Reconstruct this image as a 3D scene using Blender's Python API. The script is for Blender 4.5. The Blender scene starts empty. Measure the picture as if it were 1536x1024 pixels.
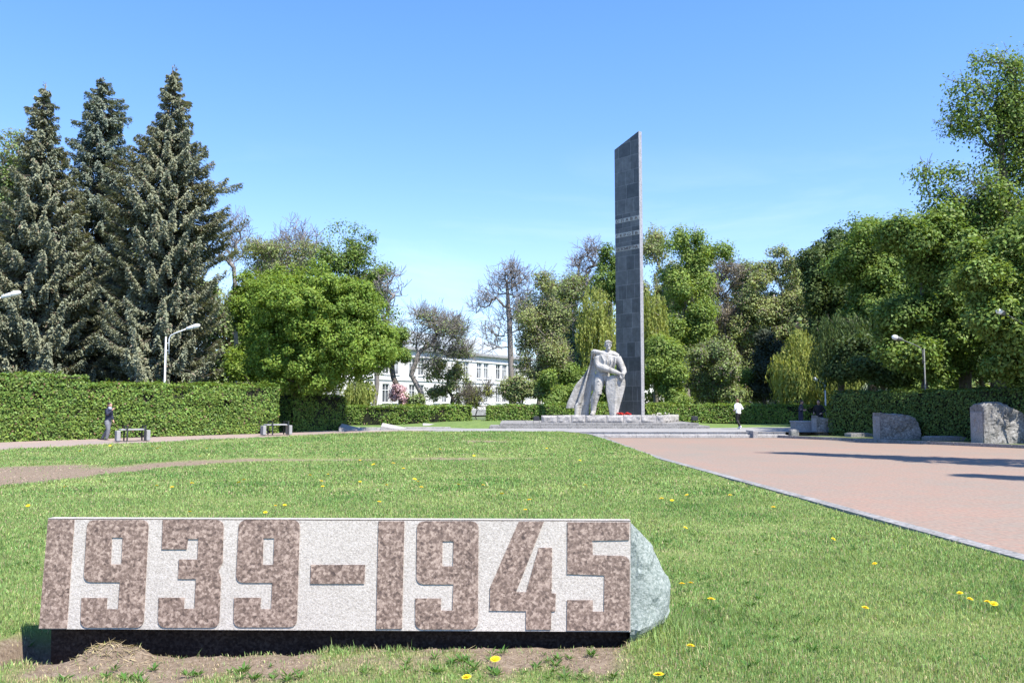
import bpy, bmesh, math, random
import numpy as np
from mathutils import Vector, Matrix
R = math.radians
SC = bpy.context.scene
COL = SC.collection
rng = np.random.default_rng(11)
random.seed(5)

# ------------------------------------------------------------------ camera model
FPX, CH = 1300.0, 1.75
PITCH = math.atan(92 / FPX)
CP, SP = math.cos(PITCH), math.sin(PITCH)

def ray(px, py):
    cx, cy = (px - 768) / FPX, -(py - 512) / FPX
    return Vector((cx, CP - SP * cy, SP + CP * cy))

def gnd(px, py, z=0.0):
    r = ray(px, py)
    t = (z - CH) / r.z
    return Vector((r.x * t, r.y * t, z))

def at(px, py, Y):
    r = ray(px, py)
    t = Y / r.y
    return Vector((r.x * t, Y, CH + r.z * t))

def mpp(Y):
    return Y / FPX

SUN_AZ = Vector((0.70, -0.71, 0)).normalized()
SUN_EL = R(57)

# ------------------------------------------------------------------ object helpers
def tag(o, label=None, cat=None, group=None, kind=None):
    if label: o['label'] = label
    if cat: o['category'] = cat
    if group: o['group'] = group
    if kind: o['kind'] = kind
    return o

def thing(name, label, cat, loc, group=None):
    o = bpy.data.objects.new(name, None)
    COL.objects.link(o)
    o.location = loc
    o.empty_display_size = 0.2
    return tag(o, label, cat, group)

def base_of(p):
    v = Vector((0, 0, 0))
    while p is not None:
        v += p.location
        p = p.parent
    return v

def link(name, me, m, parent=None):
    o = bpy.data.objects.new(name, me)
    COL.objects.link(o)
    ms = m if isinstance(m, (list, tuple)) else [m]
    for q in ms: me.materials.append(q)
    if parent is not None: o.parent = parent
    return o

def add(name, V, F, m, parent=None, smooth=False):
    b = base_of(parent) if parent is not None else Vector((0, 0, 0))
    me = bpy.data.meshes.new(name)
    me.from_pydata([(v[0] - b.x, v[1] - b.y, v[2] - b.z) for v in V], [], F)
    me.update()
    if smooth:
        me.polygons.foreach_set('use_smooth', [True] * len(me.polygons))
    return link(name, me, m, parent)

def add_np(name, V, k, m, parent=None, smooth=False):
    """V: (n*k,3) array, every k vertices form one face"""
    b = base_of(parent) if parent is not None else Vector((0, 0, 0))
    V = np.asarray(V, dtype=np.float32).reshape(-1, 3) - np.array(b, dtype=np.float32)
    n = len(V) // k
    me = bpy.data.meshes.new(name)
    me.vertices.add(n * k)
    me.vertices.foreach_set('co', V.ravel())
    me.loops.add(n * k)
    me.loops.foreach_set('vertex_index', np.arange(n * k, dtype=np.int32))
    me.polygons.add(n)
    me.polygons.foreach_set('loop_start', np.arange(0, n * k, k, dtype=np.int32))
    me.update(calc_edges=True)
    return link(name, me, m, parent)

def add_bm(name, bm, m, parent=None, smooth=False):
    b = base_of(parent) if parent is not None else Vector((0, 0, 0))
    bmesh.ops.translate(bm, verts=bm.verts, vec=-b)
    bmesh.ops.recalc_face_normals(bm, faces=bm.faces)
    me = bpy.data.meshes.new(name)
    bm.to_mesh(me); bm.free()
    if smooth:
        me.polygons.foreach_set('use_smooth', [True] * len(me.polygons))
    return link(name, me, m, parent)

class MB:
    """collects simple shapes"""
    def __init__(s): s.V = []; s.F = []
    def box(s, x0, x1, y0, y1, z0, z1, M=None):
        n = len(s.V)
        vs = [(x, y, z) for z in (z0, z1) for y in (y0, y1) for x in (x0, x1)]
        if M is not None: vs = [tuple(M @ Vector(v)) for v in vs]
        s.V += vs
        s.F += [tuple(n + i for i in f) for f in ((0, 2, 3, 1), (4, 5, 7, 6), (0, 1, 5, 4), (2, 6, 7, 3), (0, 4, 6, 2), (1, 3, 7, 5))]
    def tube(s, pts, rad, k=8, M=None, cap=True, squash=1.0, flat=None):
        """flat: world direction along which the section is scaled by squash"""
        n0 = len(s.V)
        pts = [Vector(p) for p in pts]
        if not hasattr(rad, '__len__'): rad = [rad] * len(pts)
        side = None
        for i, p in enumerate(pts):
            a = pts[max(i - 1, 0)]; b = pts[min(i + 1, len(pts) - 1)]
            d = (b - a)
            d = d.normalized() if d.length > 1e-9 else Vector((0, 0, 1))
            if side is None:
                ref = Vector(flat) if flat is not None else (Vector((0, 1, 0)) if abs(d.y) < .9 else Vector((1, 0, 0)))
                side = ref
            u = side - d * side.dot(d)
            if u.length < 1e-6: u = d.orthogonal()
            u.normalize()
            side = u
            w = d.cross(u)
            for j in range(k):
                t = 2 * math.pi * j / k
                q = p + u * (math.cos(t) * rad[i] * squash) + w * (math.sin(t) * rad[i])
                s.V.append(tuple(M @ q) if M is not None else tuple(q))
        m = len(pts)
        for i in range(m - 1):
            for j in range(k):
                a = n0 + i * k + j; b = n0 + i * k + (j + 1) % k
                s.F.append((a, b, b + k, a + k))
        if cap:
            s.F.append(tuple(n0 + j for j in range(k))[::-1])
            s.F.append(tuple(n0 + (m - 1) * k + j for j in range(k)))
    def ball(s, c, r, seg=12, ring=8, M=None):
        rx, ry, rz = r if hasattr(r, '__len__') else (r, r, r)
        n0 = len(s.V)
        vs = []
        for i in range(ring + 1):
            ph = math.pi * i / ring
            for j in range(seg):
                t = 2 * math.pi * j / seg
                vs.append(Vector((c[0] + rx * math.sin(ph) * math.cos(t), c[1] + ry * math.sin(ph) * math.sin(t), c[2] + rz * math.cos(ph))))
        s.V += [tuple(M @ v) if M is not None else tuple(v) for v in vs]
        for i in range(ring):
            for j in range(seg):
                a = n0 + i * seg + j; b = n0 + i * seg + (j + 1) % seg
                s.F.append((a, a + seg, b + seg, b))
    def prism(s, outline, d0, d1, M=None):
        """outline [(x,z)] extruded along y from d0 to d1"""
        n0 = len(s.V); k = len(outline)
        vs = [Vector((x, d0, z)) for x, z in outline] + [Vector((x, d1, z)) for x, z in outline]
        s.V += [tuple(M @ v) if M is not None else tuple(v) for v in vs]
        s.F.append(tuple(n0 + i for i in range(k)))
        s.F.append(tuple(n0 + k + i for i in range(k))[::-1])
        for i in range(k):
            j = (i + 1) % k
            s.F.append((n0 + i, n0 + k + i, n0 + k + j, n0 + j))
    def build(s, name, m, parent=None, smooth=False, bevel=0.0, seg=1):
        if not bevel:
            bm = bmesh.new()
            vs = [bm.verts.new(v) for v in s.V]
            for f in s.F:
                try: bm.faces.new([vs[i] for i in f])
                except ValueError: pass
            return add_bm(name, bm, m, parent, smooth)
        bm = bmesh.new()
        vs = [bm.verts.new(v) for v in s.V]
        for f in s.F: bm.faces.new([vs[i] for i in f])
        bmesh.ops.bevel(bm, geom=list(bm.edges), offset=bevel, segments=seg, affect='EDGES', clamp_overlap=True)
        return add_bm(name, bm, m, parent, smooth)
    def organic(s, name, m, parent, voxel, smooth=2):
        """voxel-remesh the collected shapes into one continuous surface"""
        me = bpy.data.meshes.new('tmp'); me.from_pydata(s.V, [], s.F); me.update()
        o = bpy.data.objects.new('tmp', me); COL.objects.link(o)
        md = o.modifiers.new('r', 'REMESH'); md.mode = 'VOXEL'; md.voxel_size = voxel
        if smooth:
            sm = o.modifiers.new('s', 'SMOOTH'); sm.iterations = smooth; sm.factor = .5
        dg = bpy.context.evaluated_depsgraph_get(); dg.update()
        me2 = bpy.data.meshes.new_from_object(o.evaluated_get(dg))
        bpy.data.objects.remove(o); bpy.data.meshes.remove(me)
        b = base_of(parent) if parent is not None else Vector((0, 0, 0))
        me2.transform(Matrix.Translation(-b))
        me2.name = name
        me2.materials.clear()
        me2.polygons.foreach_set('use_smooth', [True] * len(me2.polygons))
        return link(name, me2, m, parent)

def noise3(P, seed=0, sc=1.0):
    """cheap smooth value field for numpy arrays (sum of sines), about -1..1"""
    r = np.random.default_rng(seed)
    out = np.zeros(len(P))
    for k in range(6):
        w = r.normal(size=3); w /= np.linalg.norm(w)
        f = sc * (0.7 + 0.35 * k)
        out += np.sin(P @ w * f + r.uniform(0, 6.28)) / (1 + .35 * k)
    return out / 2.6

# ------------------------------------------------------------------ materials
def newmat(name):
    m = bpy.data.materials.new(name); m.use_nodes = True
    nt = m.node_tree; b = nt.nodes['Principled BSDF']
    return m, nt, b

def N(nt, typ, **kw):
    n = nt.nodes.new(typ)
    for k, v in kw.items():
        if k in n.inputs: n.inputs[k].default_value = v
        else: setattr(n, k, v)
    return n

def ramp(nt, fac, stops):
    n = nt.nodes.new('ShaderNodeValToRGB')
    e = n.color_ramp.elements
    while len(e) < len(stops): e.new(.5)
    for el, (p, c) in zip(e, stops):
        el.position = p; el.color = (*c, 1) if len(c) == 3 else c
    nt.links.new(fac, n.inputs['Fac'])
    return n

def mixc(nt, fac, a, b, mode='MIX'):
    n = nt.nodes.new('ShaderNodeMix'); n.data_type = 'RGBA'; n.blend_type = mode
    for sock, v in ((n.inputs[0], fac), (n.inputs[6], a), (n.inputs[7], b)):
        if hasattr(v, 'is_linked') or isinstance(v, bpy.types.NodeSocket): nt.links.new(v, sock)
        elif isinstance(v, (int, float)): sock.default_value = v
        else: sock.default_value = (*v, 1)
    return n.outputs[2]

def objco(nt): return nt.nodes.new('ShaderNodeTexCoord').outputs['Object']

def bump(nt, b, h, strength=.3, dist=.02):
    n = nt.nodes.new('ShaderNodeBump'); n.inputs['Strength'].default_value = strength; n.inputs['Distance'].default_value = dist
    nt.links.new(h, n.inputs['Height']); nt.links.new(n.outputs[0], b.inputs['Normal'])

def mat_noise(name, cols, scale=3.0, rough=.8, bumps=.3, bdist=.02, detail=8.0, spec=.3, fine=None):
    m, nt, b = newmat(name)
    co = objco(nt)
    n = N(nt, 'ShaderNodeTexNoise', Scale=scale, Detail=detail, Roughness=.65)
    nt.links.new(co, n.inputs['Vector'])
    k = len(cols)
    r = ramp(nt, n.outputs['Fac'], [(.3 + .4 * i / max(k - 1, 1), c) for i, c in enumerate(cols)])
    out = r.outputs[0]
    if fine:
        n2 = N(nt, 'ShaderNodeTexNoise', Scale=fine, Detail=2.0)
        nt.links.new(co, n2.inputs['Vector'])
        r2 = ramp(nt, n2.outputs['Fac'], [(.35, (.72, .72, .72)), (.65, (1.15, 1.15, 1.15))])
        out = mixc(nt, 1.0, out, r2.outputs[0], 'MULTIPLY')
    nt.links.new(out, b.inputs['Base Color'])
    b.inputs['Roughness'].default_value = rough
    b.inputs['Specular IOR Level'].default_value = spec
    if bumps: bump(nt, b, n.outputs['Fac'], bumps, bdist)
    return m

def mat_leaf(name, col, var=.35, trans=.3, hue=.02, rough=.5, tcol=None, spec=.18, dead=None, patch=((.8, .84, .82), (1.2, 1.14, 1.05))):
    m, nt, b = newmat(name)
    g = nt.nodes.new('ShaderNodeNewGeometry')
    oi = nt.nodes.new('ShaderNodeObjectInfo')
    mr = N(nt, 'ShaderNodeMapRange'); mr.inputs['To Min'].default_value = 1 - var; mr.inputs['To Max'].default_value = 1 + var
    nt.links.new(g.outputs['Random Per Island'], mr.inputs['Value'])
    wn = N(nt, 'ShaderNodeTexWhiteNoise'); wn.noise_dimensions = '1D'
    nt.links.new(g.outputs['Random Per Island'], wn.inputs['W'])
    mh = N(nt, 'ShaderNodeMapRange'); mh.inputs['To Min'].default_value = .5 - hue; mh.inputs['To Max'].default_value = .5 + hue
    nt.links.new(wn.outputs['Value'], mh.inputs['Value'])
    base = N(nt, 'ShaderNodeRGB'); base.outputs[0].default_value = (*col, 1)
    src = base.outputs[0]
    co = objco(nt)
    big = N(nt, 'ShaderNodeTexNoise', Scale=.45, Detail=3.0); nt.links.new(co, big.inputs['Vector'])
    rb = ramp(nt, big.outputs['Fac'], [(.3, patch[0]), (.7, patch[1])])
    src = mixc(nt, 1.0, src, rb.outputs[0], 'MULTIPLY')
    if dead:
        dc, amt = dead
        st = N(nt, 'ShaderNodeMath', operation='LESS_THAN'); st.inputs[1].default_value = amt
        nt.links.new(wn.outputs['Value'], st.inputs[0])
        src = mixc(nt, st.outputs[0], src, dc)
    hs = nt.nodes.new('ShaderNodeHueSaturation')
    nt.links.new(src, hs.inputs['Color']); nt.links.new(mr.outputs[0], hs.inputs['Value']); nt.links.new(mh.outputs[0], hs.inputs['Hue'])
    nt.links.new(hs.outputs[0], b.inputs['Base Color'])
    b.inputs['Roughness'].default_value = rough
    b.inputs['Specular IOR Level'].default_value = spec
    if trans > 0:
        t = nt.nodes.new('ShaderNodeBsdfTranslucent')
        tc = mixc(nt, 1.0, hs.outputs[0], tcol or (1.25, 1.2, .55), 'MULTIPLY')
        nt.links.new(tc, t.inputs['Color'])
        mx = nt.nodes.new('ShaderNodeMixShader'); mx.inputs[0].default_value = trans
        out = nt.nodes['Material Output']
        nt.links.new(b.outputs[0], mx.inputs[1]); nt.links.new(t.outputs[0], mx.inputs[2]); nt.links.new(mx.outputs[0], out.inputs['Surface'])
    return m

def mat_plain(name, col, rough=.5, metal=0.0, spec=.4):
    m, nt, b = newmat(name)
    co = objco(nt)
    n = N(nt, 'ShaderNodeTexNoise', Scale=9.0, Detail=5.0); nt.links.new(co, n.inputs['Vector'])
    r = ramp(nt, n.outputs['Fac'], [(.3, tuple(c * .85 for c in col)), (.7, tuple(min(c * 1.1, 1) for c in col))])
    nt.links.new(r.outputs[0], b.inputs['Base Color'])
    b.inputs['Roughness'].default_value = rough; b.inputs['Metallic'].default_value = metal; b.inputs['Specular IOR Level'].default_value = spec
    return m

def mat_granite(name, dark, mid, light, cell=60.0, rough=.5, bumps=.15, spec=.4, stain=.25):
    """crystalline granite: voronoi grains of three colours"""
    m, nt, b = newmat(name)
    co = objco(nt)
    nz = N(nt, 'ShaderNodeTexNoise', Scale=cell * .55, Detail=4.0, Roughness=.75); nt.links.new(co, nz.inputs['Vector'])
    v = N(nt, 'ShaderNodeTexVoronoi', Scale=cell); nt.links.new(co, v.inputs['Vector'])
    sep = nt.nodes.new('ShaderNodeSeparateColor'); nt.links.new(v.outputs['Color'], sep.inputs[0])
    a = N(nt, 'ShaderNodeMath', operation='MULTIPLY'); a.inputs[1].default_value = .3; nt.links.new(sep.outputs[0], a.inputs[0])
    c = N(nt, 'ShaderNodeMath', operation='MULTIPLY_ADD'); c.inputs[1].default_value = 1.15
    nt.links.new(nz.outputs['Fac'], c.inputs[0]); nt.links.new(a.outputs[0], c.inputs[2])
    s = N(nt, 'ShaderNodeMath', operation='MULTIPLY'); s.inputs[1].default_value = .68; nt.links.new(c.outputs[0], s.inputs[0])
    r = ramp(nt, s.outputs[0], [(.3, dark), (.48, mid), (.66, light)])
    big = N(nt, 'ShaderNodeTexNoise', Scale=1.3, Detail=6.0, Roughness=.7); nt.links.new(co, big.inputs['Vector'])
    rb = ramp(nt, big.outputs['Fac'], [(.3, (1 - stain,) * 3), (.7, (1.06,) * 3)])
    nt.links.new(mixc(nt, 1.0, r.outputs[0], rb.outputs[0], 'MULTIPLY'), b.inputs['Base Color'])
    b.inputs['Roughness'].default_value = rough; b.inputs['Specular IOR Level'].default_value = spec
    if bumps: bump(nt, b, nz.outputs['Fac'], bumps, .01)
    return m

def mat_paver(name, c1, c2, mortar, w=.22, h=.11, rot=0.0, tone=None, bumps=.3):
    m, nt, b = newmat(name)
    co = objco(nt)
    mp = nt.nodes.new('ShaderNodeMapping'); mp.inputs['Rotation'].default_value[2] = rot
    nt.links.new(co, mp.inputs['Vector'])
    br = nt.nodes.new('ShaderNodeTexBrick')
    br.inputs['Scale'].default_value = 1.0; br.inputs['Brick Width'].default_value = w; br.inputs['Row Height'].default_value = h
    br.inputs['Mortar Size'].default_value = .006; br.inputs['Bias'].default_value = 0.0
    br.inputs['Color1'].default_value = (*c1, 1); br.inputs['Color2'].default_value = (*c2, 1); br.inputs['Mortar'].default_value = (*mortar, 1)
    nt.links.new(mp.outputs[0], br.inputs['Vector'])
    n = N(nt, 'ShaderNodeTexNoise', Scale=.22, Detail=9.0, Roughness=.75); nt.links.new(co, n.inputs['Vector'])
    t = tone or ((.86, .9, .94), (1.1, 1.02, .98))
    r = ramp(nt, n.outputs['Fac'], [(.36, t[0]), (.64, t[1])])
    col = mixc(nt, 1.0, br.outputs['Color'], r.outputs[0], 'MULTIPLY')
    n2 = N(nt, 'ShaderNodeTexNoise', Scale=14.0, Detail=4.0); nt.links.new(co, n2.inputs['Vector'])
    r2 = ramp(nt, n2.outputs['Fac'], [(.3, (.84, .84, .84)), (.7, (1.12, 1.12, 1.12))])
    col = mixc(nt, 1.0, col, r2.outputs[0], 'MULTIPLY')
    nt.links.new(col, b.inputs['Base Color'])
    b.inputs['Roughness'].default_value = .85; b.inputs['Specular IOR Level'].default_value = .25
    bump(nt, b, br.outputs['Fac'], -bumps, .006)
    return m

M = {}
M['granite_brown'] = mat_granite('polished_brown_granite', (.065, .043, .034), (.185, .128, .10), (.40, .305, .25), 58, .45, .04, .4, .12)
M['granite_pale'] = mat_granite('hammered_pale_granite', (.29, .258, .232), (.425, .387, .352), (.52, .48, .445), 120, .85, .5, .2, .1)
M['granite_rough'] = mat_granite('split_green_grey_granite', (.13, .16, .145), (.235, .27, .25), (.36, .39, .365), 75, .9, .8, .2, .25)
M['granite_base'] = mat_granite('shade_dark_granite_underside', (.02, .013, .011), (.04, .027, .023), (.08, .06, .05), 60, .9, .6, .2)  # dark brown stone, darkened further for the shade under the overhang
M['granite_block'] = mat_granite('rock_faced_grey_granite', (.22, .21, .205), (.37, .355, .345), (.5, .48, .465), 26, .9, .8, .2, .3)
M['granite_step'] = mat_granite('sawn_grey_granite', (.15, .145, .14), (.245, .24, .235), (.34, .33, .32), 22, .85, .3, .2, .3)
M['granite_light'] = mat_granite('light_step_granite', (.25, .24, .235), (.37, .36, .35), (.47, .455, .445), 22, .85, .3, .2, .3)
M['boulder'] = mat_granite('weathered_boulder_granite', (.12, .115, .108), (.25, .242, .23), (.39, .38, .36), 18, .9, .9, .2, .45)
M['boulder_face'] = mat_granite('sawn_boulder_face', (.2, .19, .19), (.3, .29, .285), (.4, .39, .38), 30, .7, .2, .3, .2)
M['soil'] = mat_noise('dry_soil', [(.13, .09, .065), (.23, .175, .13), (.32, .26, .2)], 9, .95, .8, .05, fine=70)
M['bark'] = mat_noise('grey_brown_bark', [(.05, .042, .035), (.1, .085, .07), (.16, .14, .12)], 5, .9, .6, .03)
M['bark_pale'] = mat_noise('pale_grey_bark', [(.11, .1, .085), (.2, .185, .16), (.3, .28, .25)], 4, .9, .5, .03)
M['bark_twig'] = mat_noise('bare_twig_bark', [(.13, .115, .105), (.21, .19, .175), (.28, .25, .23)], 4, .9, .3, .02)
M['core'] = mat_noise('hedge_dark_core', [(.006, .008, .004), (.02, .022, .012)], 6, .95, .5, .05)  # dark filler inside the hedges that blocks light, no modelled twigs
M['metal_pale'] = mat_plain('pale_grey_painted_metal', (.62, .65, .68), .4)
M['metal_dark'] = mat_plain('dark_painted_metal', (.03, .032, .036), .45)
M['lamp_glass'] = mat_plain('lamp_cover_plastic', (.8, .81, .82), .25)
M['concrete'] = mat_noise('pale_concrete', [(.25, .25, .25), (.33, .33, .33)], 8, .9, .2)
M['bench_board'] = mat_noise('grey_bench_boards', [(.26, .26, .27), (.36, .36, .37)], 8, .8, .2)

def leafcol(name, c, **k):
    M[name] = mat_leaf(name, c, **k)
leafcol('leaf_maple', (.18, .27, .05), var=.35, trans=.35)
leafcol('leaf_fresh', (.22, .31, .085), var=.4, trans=.4)
leafcol('leaf_mid', (.16, .24, .062), var=.4, trans=.35)
leafcol('leaf_dark', (.085, .128, .045), var=.4, trans=.3)  # dark green, lowered further to paint in the shade low on the right
leafcol('leaf_olive', (.27, .32, .13), var=.4, trans=.3, dead=((.22, .18, .13), .15))
leafcol('leaf_brown', (.25, .22, .15), var=.4, trans=.25, dead=((.15, .125, .105), .5))
leafcol('leaf_yellow', (.30, .345, .10), var=.35, trans=.4)
leafcol('leaf_grey', (.255, .325, .135), var=.4, trans=.35, dead=((.16, .14, .12), .25))
leafcol('leaf_evergreen', (.05, .065, .04), var=.4, trans=.1)
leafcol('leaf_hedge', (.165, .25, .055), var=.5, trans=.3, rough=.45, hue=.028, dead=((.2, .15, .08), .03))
leafcol('leaf_hedge_shady', (.105, .165, .045), var=.5, trans=.25, hue=.02)  # hedge green darkened: the right hedge's shade is put into the leaf colour
leafcol('leaf_spruce', (.225, .245, .18), var=.25, trans=.15, hue=.012, rough=.7, spec=.1, dead=((.2, .165, .12), .06))
leafcol('leaf_spruce_blue', (.205, .245, .205), var=.25, trans=.15, hue=.012, rough=.7, spec=.1, dead=((.18, .15, .11), .04))
leafcol('blossom_pink', (.66, .46, .5), var=.3, trans=.3, tcol=(1, .8, .8))
leafcol('blossom_white', (.62, .66, .55), var=.2, trans=.3, tcol=(1, 1, .8))
leafcol('grass_blade', (.245, .355, .13), var=.5, trans=.35, hue=.03, dead=((.36, .33, .19), .13), patch=((.62, .78, .6), (1.36, 1.18, 1.2)))
leafcol('grass_dry', (.42, .36, .22), var=.4, trans=.2, hue=.02)
leafcol('weed_leaf', (.075, .16, .035), var=.35, trans=.3)

# ------------------------------------------------------------------ world, sun, camera
w = bpy.data.worlds.new('World'); SC.world = w; w.use_nodes = True
nt = w.node_tree
bg = nt.nodes['Background']
sky = nt.nodes.new('ShaderNodeTexSky'); sky.sky_type = 'NISHITA'; sky.sun_disc = False
sky.sun_elevation = SUN_EL
sky.sun_rotation = math.atan2(SUN_AZ.x, SUN_AZ.y)
sky.air_density = 1.0; sky.dust_density = .1; sky.ozone_density = 2.6; sky.altitude = 100
# thin high cloud veils low in the sky
tc = nt.nodes.new('ShaderNodeTexCoord')
mp = nt.nodes.new('ShaderNodeMapping'); mp.inputs['Scale'].default_value = (1.6, 1.6, 7.0); mp.inputs['Location'].default_value = (.3, 1.7, .2)
nt.links.new(tc.outputs['Generated'], mp.inputs['Vector'])
cn = N(nt, 'ShaderNodeTexNoise', Scale=1.7, Detail=9.0, Roughness=.6, Distortion=.4); nt.links.new(mp.outputs[0], cn.inputs['Vector'])
cr = ramp(nt, cn.outputs['Fac'], [(.48, (0, 0, 0)), (.78, (.42, .42, .42))])
sz = nt.nodes.new('ShaderNodeSeparateXYZ'); nt.links.new(tc.outputs['Generated'], sz.inputs[0])
hm = N(nt, 'ShaderNodeMapRange'); hm.inputs['From Min'].default_value = .30; hm.inputs['From Max'].default_value = .12
nt.links.new(sz.outputs['Z'], hm.inputs['Value'])
mu = N(nt, 'ShaderNodeMath', operation='MULTIPLY'); nt.links.new(cr.outputs[0], mu.inputs[0]); nt.links.new(hm.outputs[0], mu.inputs[1])
SKYGAIN = nt.nodes.new('ShaderNodeHueSaturation'); SKYGAIN.inputs['Saturation'].default_value = 1.2; SKYGAIN.inputs['Hue'].default_value = .502; SKYGAIN.inputs['Value'].default_value = 1.2
nt.links.new(sky.outputs[0], SKYGAIN.inputs['Color'])
ht = nt.nodes.new('ShaderNodeMapRange'); ht.inputs['From Min'].default_value = .0; ht.inputs['From Max'].default_value = .4
nt.links.new(sz.outputs['Z'], ht.inputs['Value'])
htr = ramp(nt, ht.outputs[0], [(0, (.62, .68, .90)), (.42, (1.0, .90, 1.0)), (1, (1.0, 1.0, 1.12))])
skt = mixc(nt, 1.0, SKYGAIN.outputs[0], htr.outputs[0], 'MULTIPLY')
skc = mixc(nt, mu.outputs[0], skt, (5.2, 5.9, 6.6))
nt.links.new(skc, bg.inputs['Color'])
bg.inputs['Strength'].default_value = .11

sd = bpy.data.lights.new('sun', 'SUN'); sd.energy = 4.7; sd.angle = R(.53); sd.color = (1, .94, .84)
so = bpy.data.objects.new('sun', sd); COL.objects.link(so)
sdir = Vector((SUN_AZ.x * math.cos(SUN_EL), SUN_AZ.y * math.cos(SUN_EL), math.sin(SUN_EL)))
so.rotation_euler = sdir.to_track_quat('Z', 'Y').to_euler()
so.location = (30, -20, 60)

cd = bpy.data.cameras.new('camera'); cd.sensor_width = 36; cd.lens = 36 * FPX / 1536; cd.clip_end = 3000; cd.clip_start = .05
co_ = bpy.data.objects.new('camera', cd); COL.objects.link(co_)
co_.location = (0, 0, CH); co_.rotation_euler = (R(90) + PITCH, 0, 0)
SC.camera = co_
SC.view_settings.view_transform = 'Standard'; SC.view_settings.look = 'None'
SC.view_settings.exposure = 1.1; SC.view_settings.gamma = 1.0
SC.cycles.max_bounces = 8; SC.cycles.transparent_max_bounces = 4; SC.cycles.diffuse_bounces = 4
try:
    SC.cycles.use_denoising = True
except Exception: pass

# ------------------------------------------------------------------ ground levels
ZT = .28                                   # upper terrace level
def sstep(a, b, x):
    t = np.clip((x - a) / (b - a), 0, 1); return t * t * (3 - 2 * t)
def xr(y):  return 5.58 - .0625 * (y - 9.44) - .9 * sstep(40, 44.2, y)       # lawn / plaza edge
def xl(y):  return -17.7 + .845 * (y - 29.9)                                 # lawn / path edge
def xh(y):  return -20.8 + 1.333 * (y - 35.2)                                # foot of the left hedge
def xk(y):  return 13.9 - .628 * (y - 42.9)                                  # right kerb of the plaza
def xhr(y): return 16.3 - .516 * (y - 44.6)                                  # right hedge foot
def zl(y):  return ZT * sstep(26, 44, y)

STONE_Y = 6.29
def track(x): return np.interp(x, [-30, -14, -12, -10.5, -9.8, -9.1, -7.5, -3.5, 4], [17, 19.3, 20.3, 20.8, 22.5, 24.6, 26.0, 26.6, 27])
def soil_mask(x, y):
    P = np.stack([x, y, np.zeros_like(x)], 1)
    n = noise3(P, 3, 2.6) * .5 + noise3(P, 4, 9.0) * .35
    # bare strip in front of and under the lettered stone
    a = np.exp(-((y - 5.98) / np.where(y < 5.98, .62, .34)) ** 2) * sstep(-4.3, -3.0, x) * (1 - sstep(.5, 1.3, x)) * .78
    a = np.maximum(a, np.exp(-((y - 6.5) / .35) ** 2) * sstep(-3.9, -3.6, x) * (1 - sstep(.7, 1.0, x)) * 1.4)
    # worn track across the lawn, widest at the left
    cy = track(x)
    wd = np.interp(x, [-30, -12, -10.5, -9.8, -9.1, -7.5, -3.5, 2, 4.5], [4.0, 3.6, 2.6, 2.0, 1.0, .55, .4, .3, .1])
    st = np.interp(x, [-24, -9.5, -7.5, -5, 0, 4], [1.25, 1.2, 1.05, .85, .7, .4])
    b = np.exp(-((y - cy) / wd) ** 2) * st
    c = np.exp(-((x + .9) / 1.7) ** 2 - ((y - 34.5) / 1.0) ** 2) * 1.0
    m = np.maximum(np.maximum(a, b), c) + n * (.42 + .34 * (y < 6.2))
    return np.maximum(np.clip((m - .42) / .3, 0, 1), np.clip(-hollow(x, y) * 9 - .5, 0, 1))

def hollow(x, y):
    P = np.stack([x, y, np.zeros_like(x)], 1)
    lip = np.interp(x, [-3.75, -3.5, -2.9, -2.2, -1, .3, .85], [6.05, 5.97, 6.08, 6.21, 6.32, 6.34, 6.36]) + .035 * noise3(P, 51, 6) + .015 * noise3(P, 52, 17)
    h = -.24 * sstep(-.035, .07, y - lip) * (1 - sstep(6.75, 6.95, y)) * sstep(-3.74, -3.56, x) * (1 - sstep(.70, .86, x))
    h += (.12 + .05 * noise3(P, 53, 14)) * np.exp(-((x + 2.74) / .2) ** 2 - ((y - 6.10) / .08) ** 2)
    h += .05 * np.exp(-((x - 1.15) / .4) ** 2 - ((y - 6.5) / .4) ** 2)
    return h

def lawn_z(x, y):
    P = np.stack([x, y, np.zeros_like(x)], 1)
    sm = soil_mask(x, y)
    near = np.clip((14 - y) / 6, 0, 1)
    return zl(y) + .02 + .022 * noise3(P, 8, .9) + .008 * noise3(P, 9, 5) + hollow(x, y) + sm * (-.02 + near * .016 * noise3(P, 12, 22)) + .07 * sstep(-.3, .9, y - track(x)) * (1 - sstep(34, 40, y))

# base ground sheet to the horizon
m, nt, b = newmat('far_grass')
co = objco(nt); n = N(nt, 'ShaderNodeTexNoise', Scale=.6, Detail=9.0, Roughness=.7); nt.links.new(co, n.inputs['Vector'])
r = ramp(nt, n.outputs['Fac'], [(.3, (.05, .075, .025)), (.6, (.09, .13, .04)), (.75, (.14, .13, .08))])
nt.links.new(r.outputs[0], b.inputs['Base Color']); b.inputs['Roughness'].default_value = .95
M['far_grass'] = m
g = add('ground', [(-1500, -300, -.4), (1500, -300, -.4), (1500, 2500, -.4), (-1500, 2500, -.4)], [(0, 1, 2, 3)], m)
tag(g, kind='structure')

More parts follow.
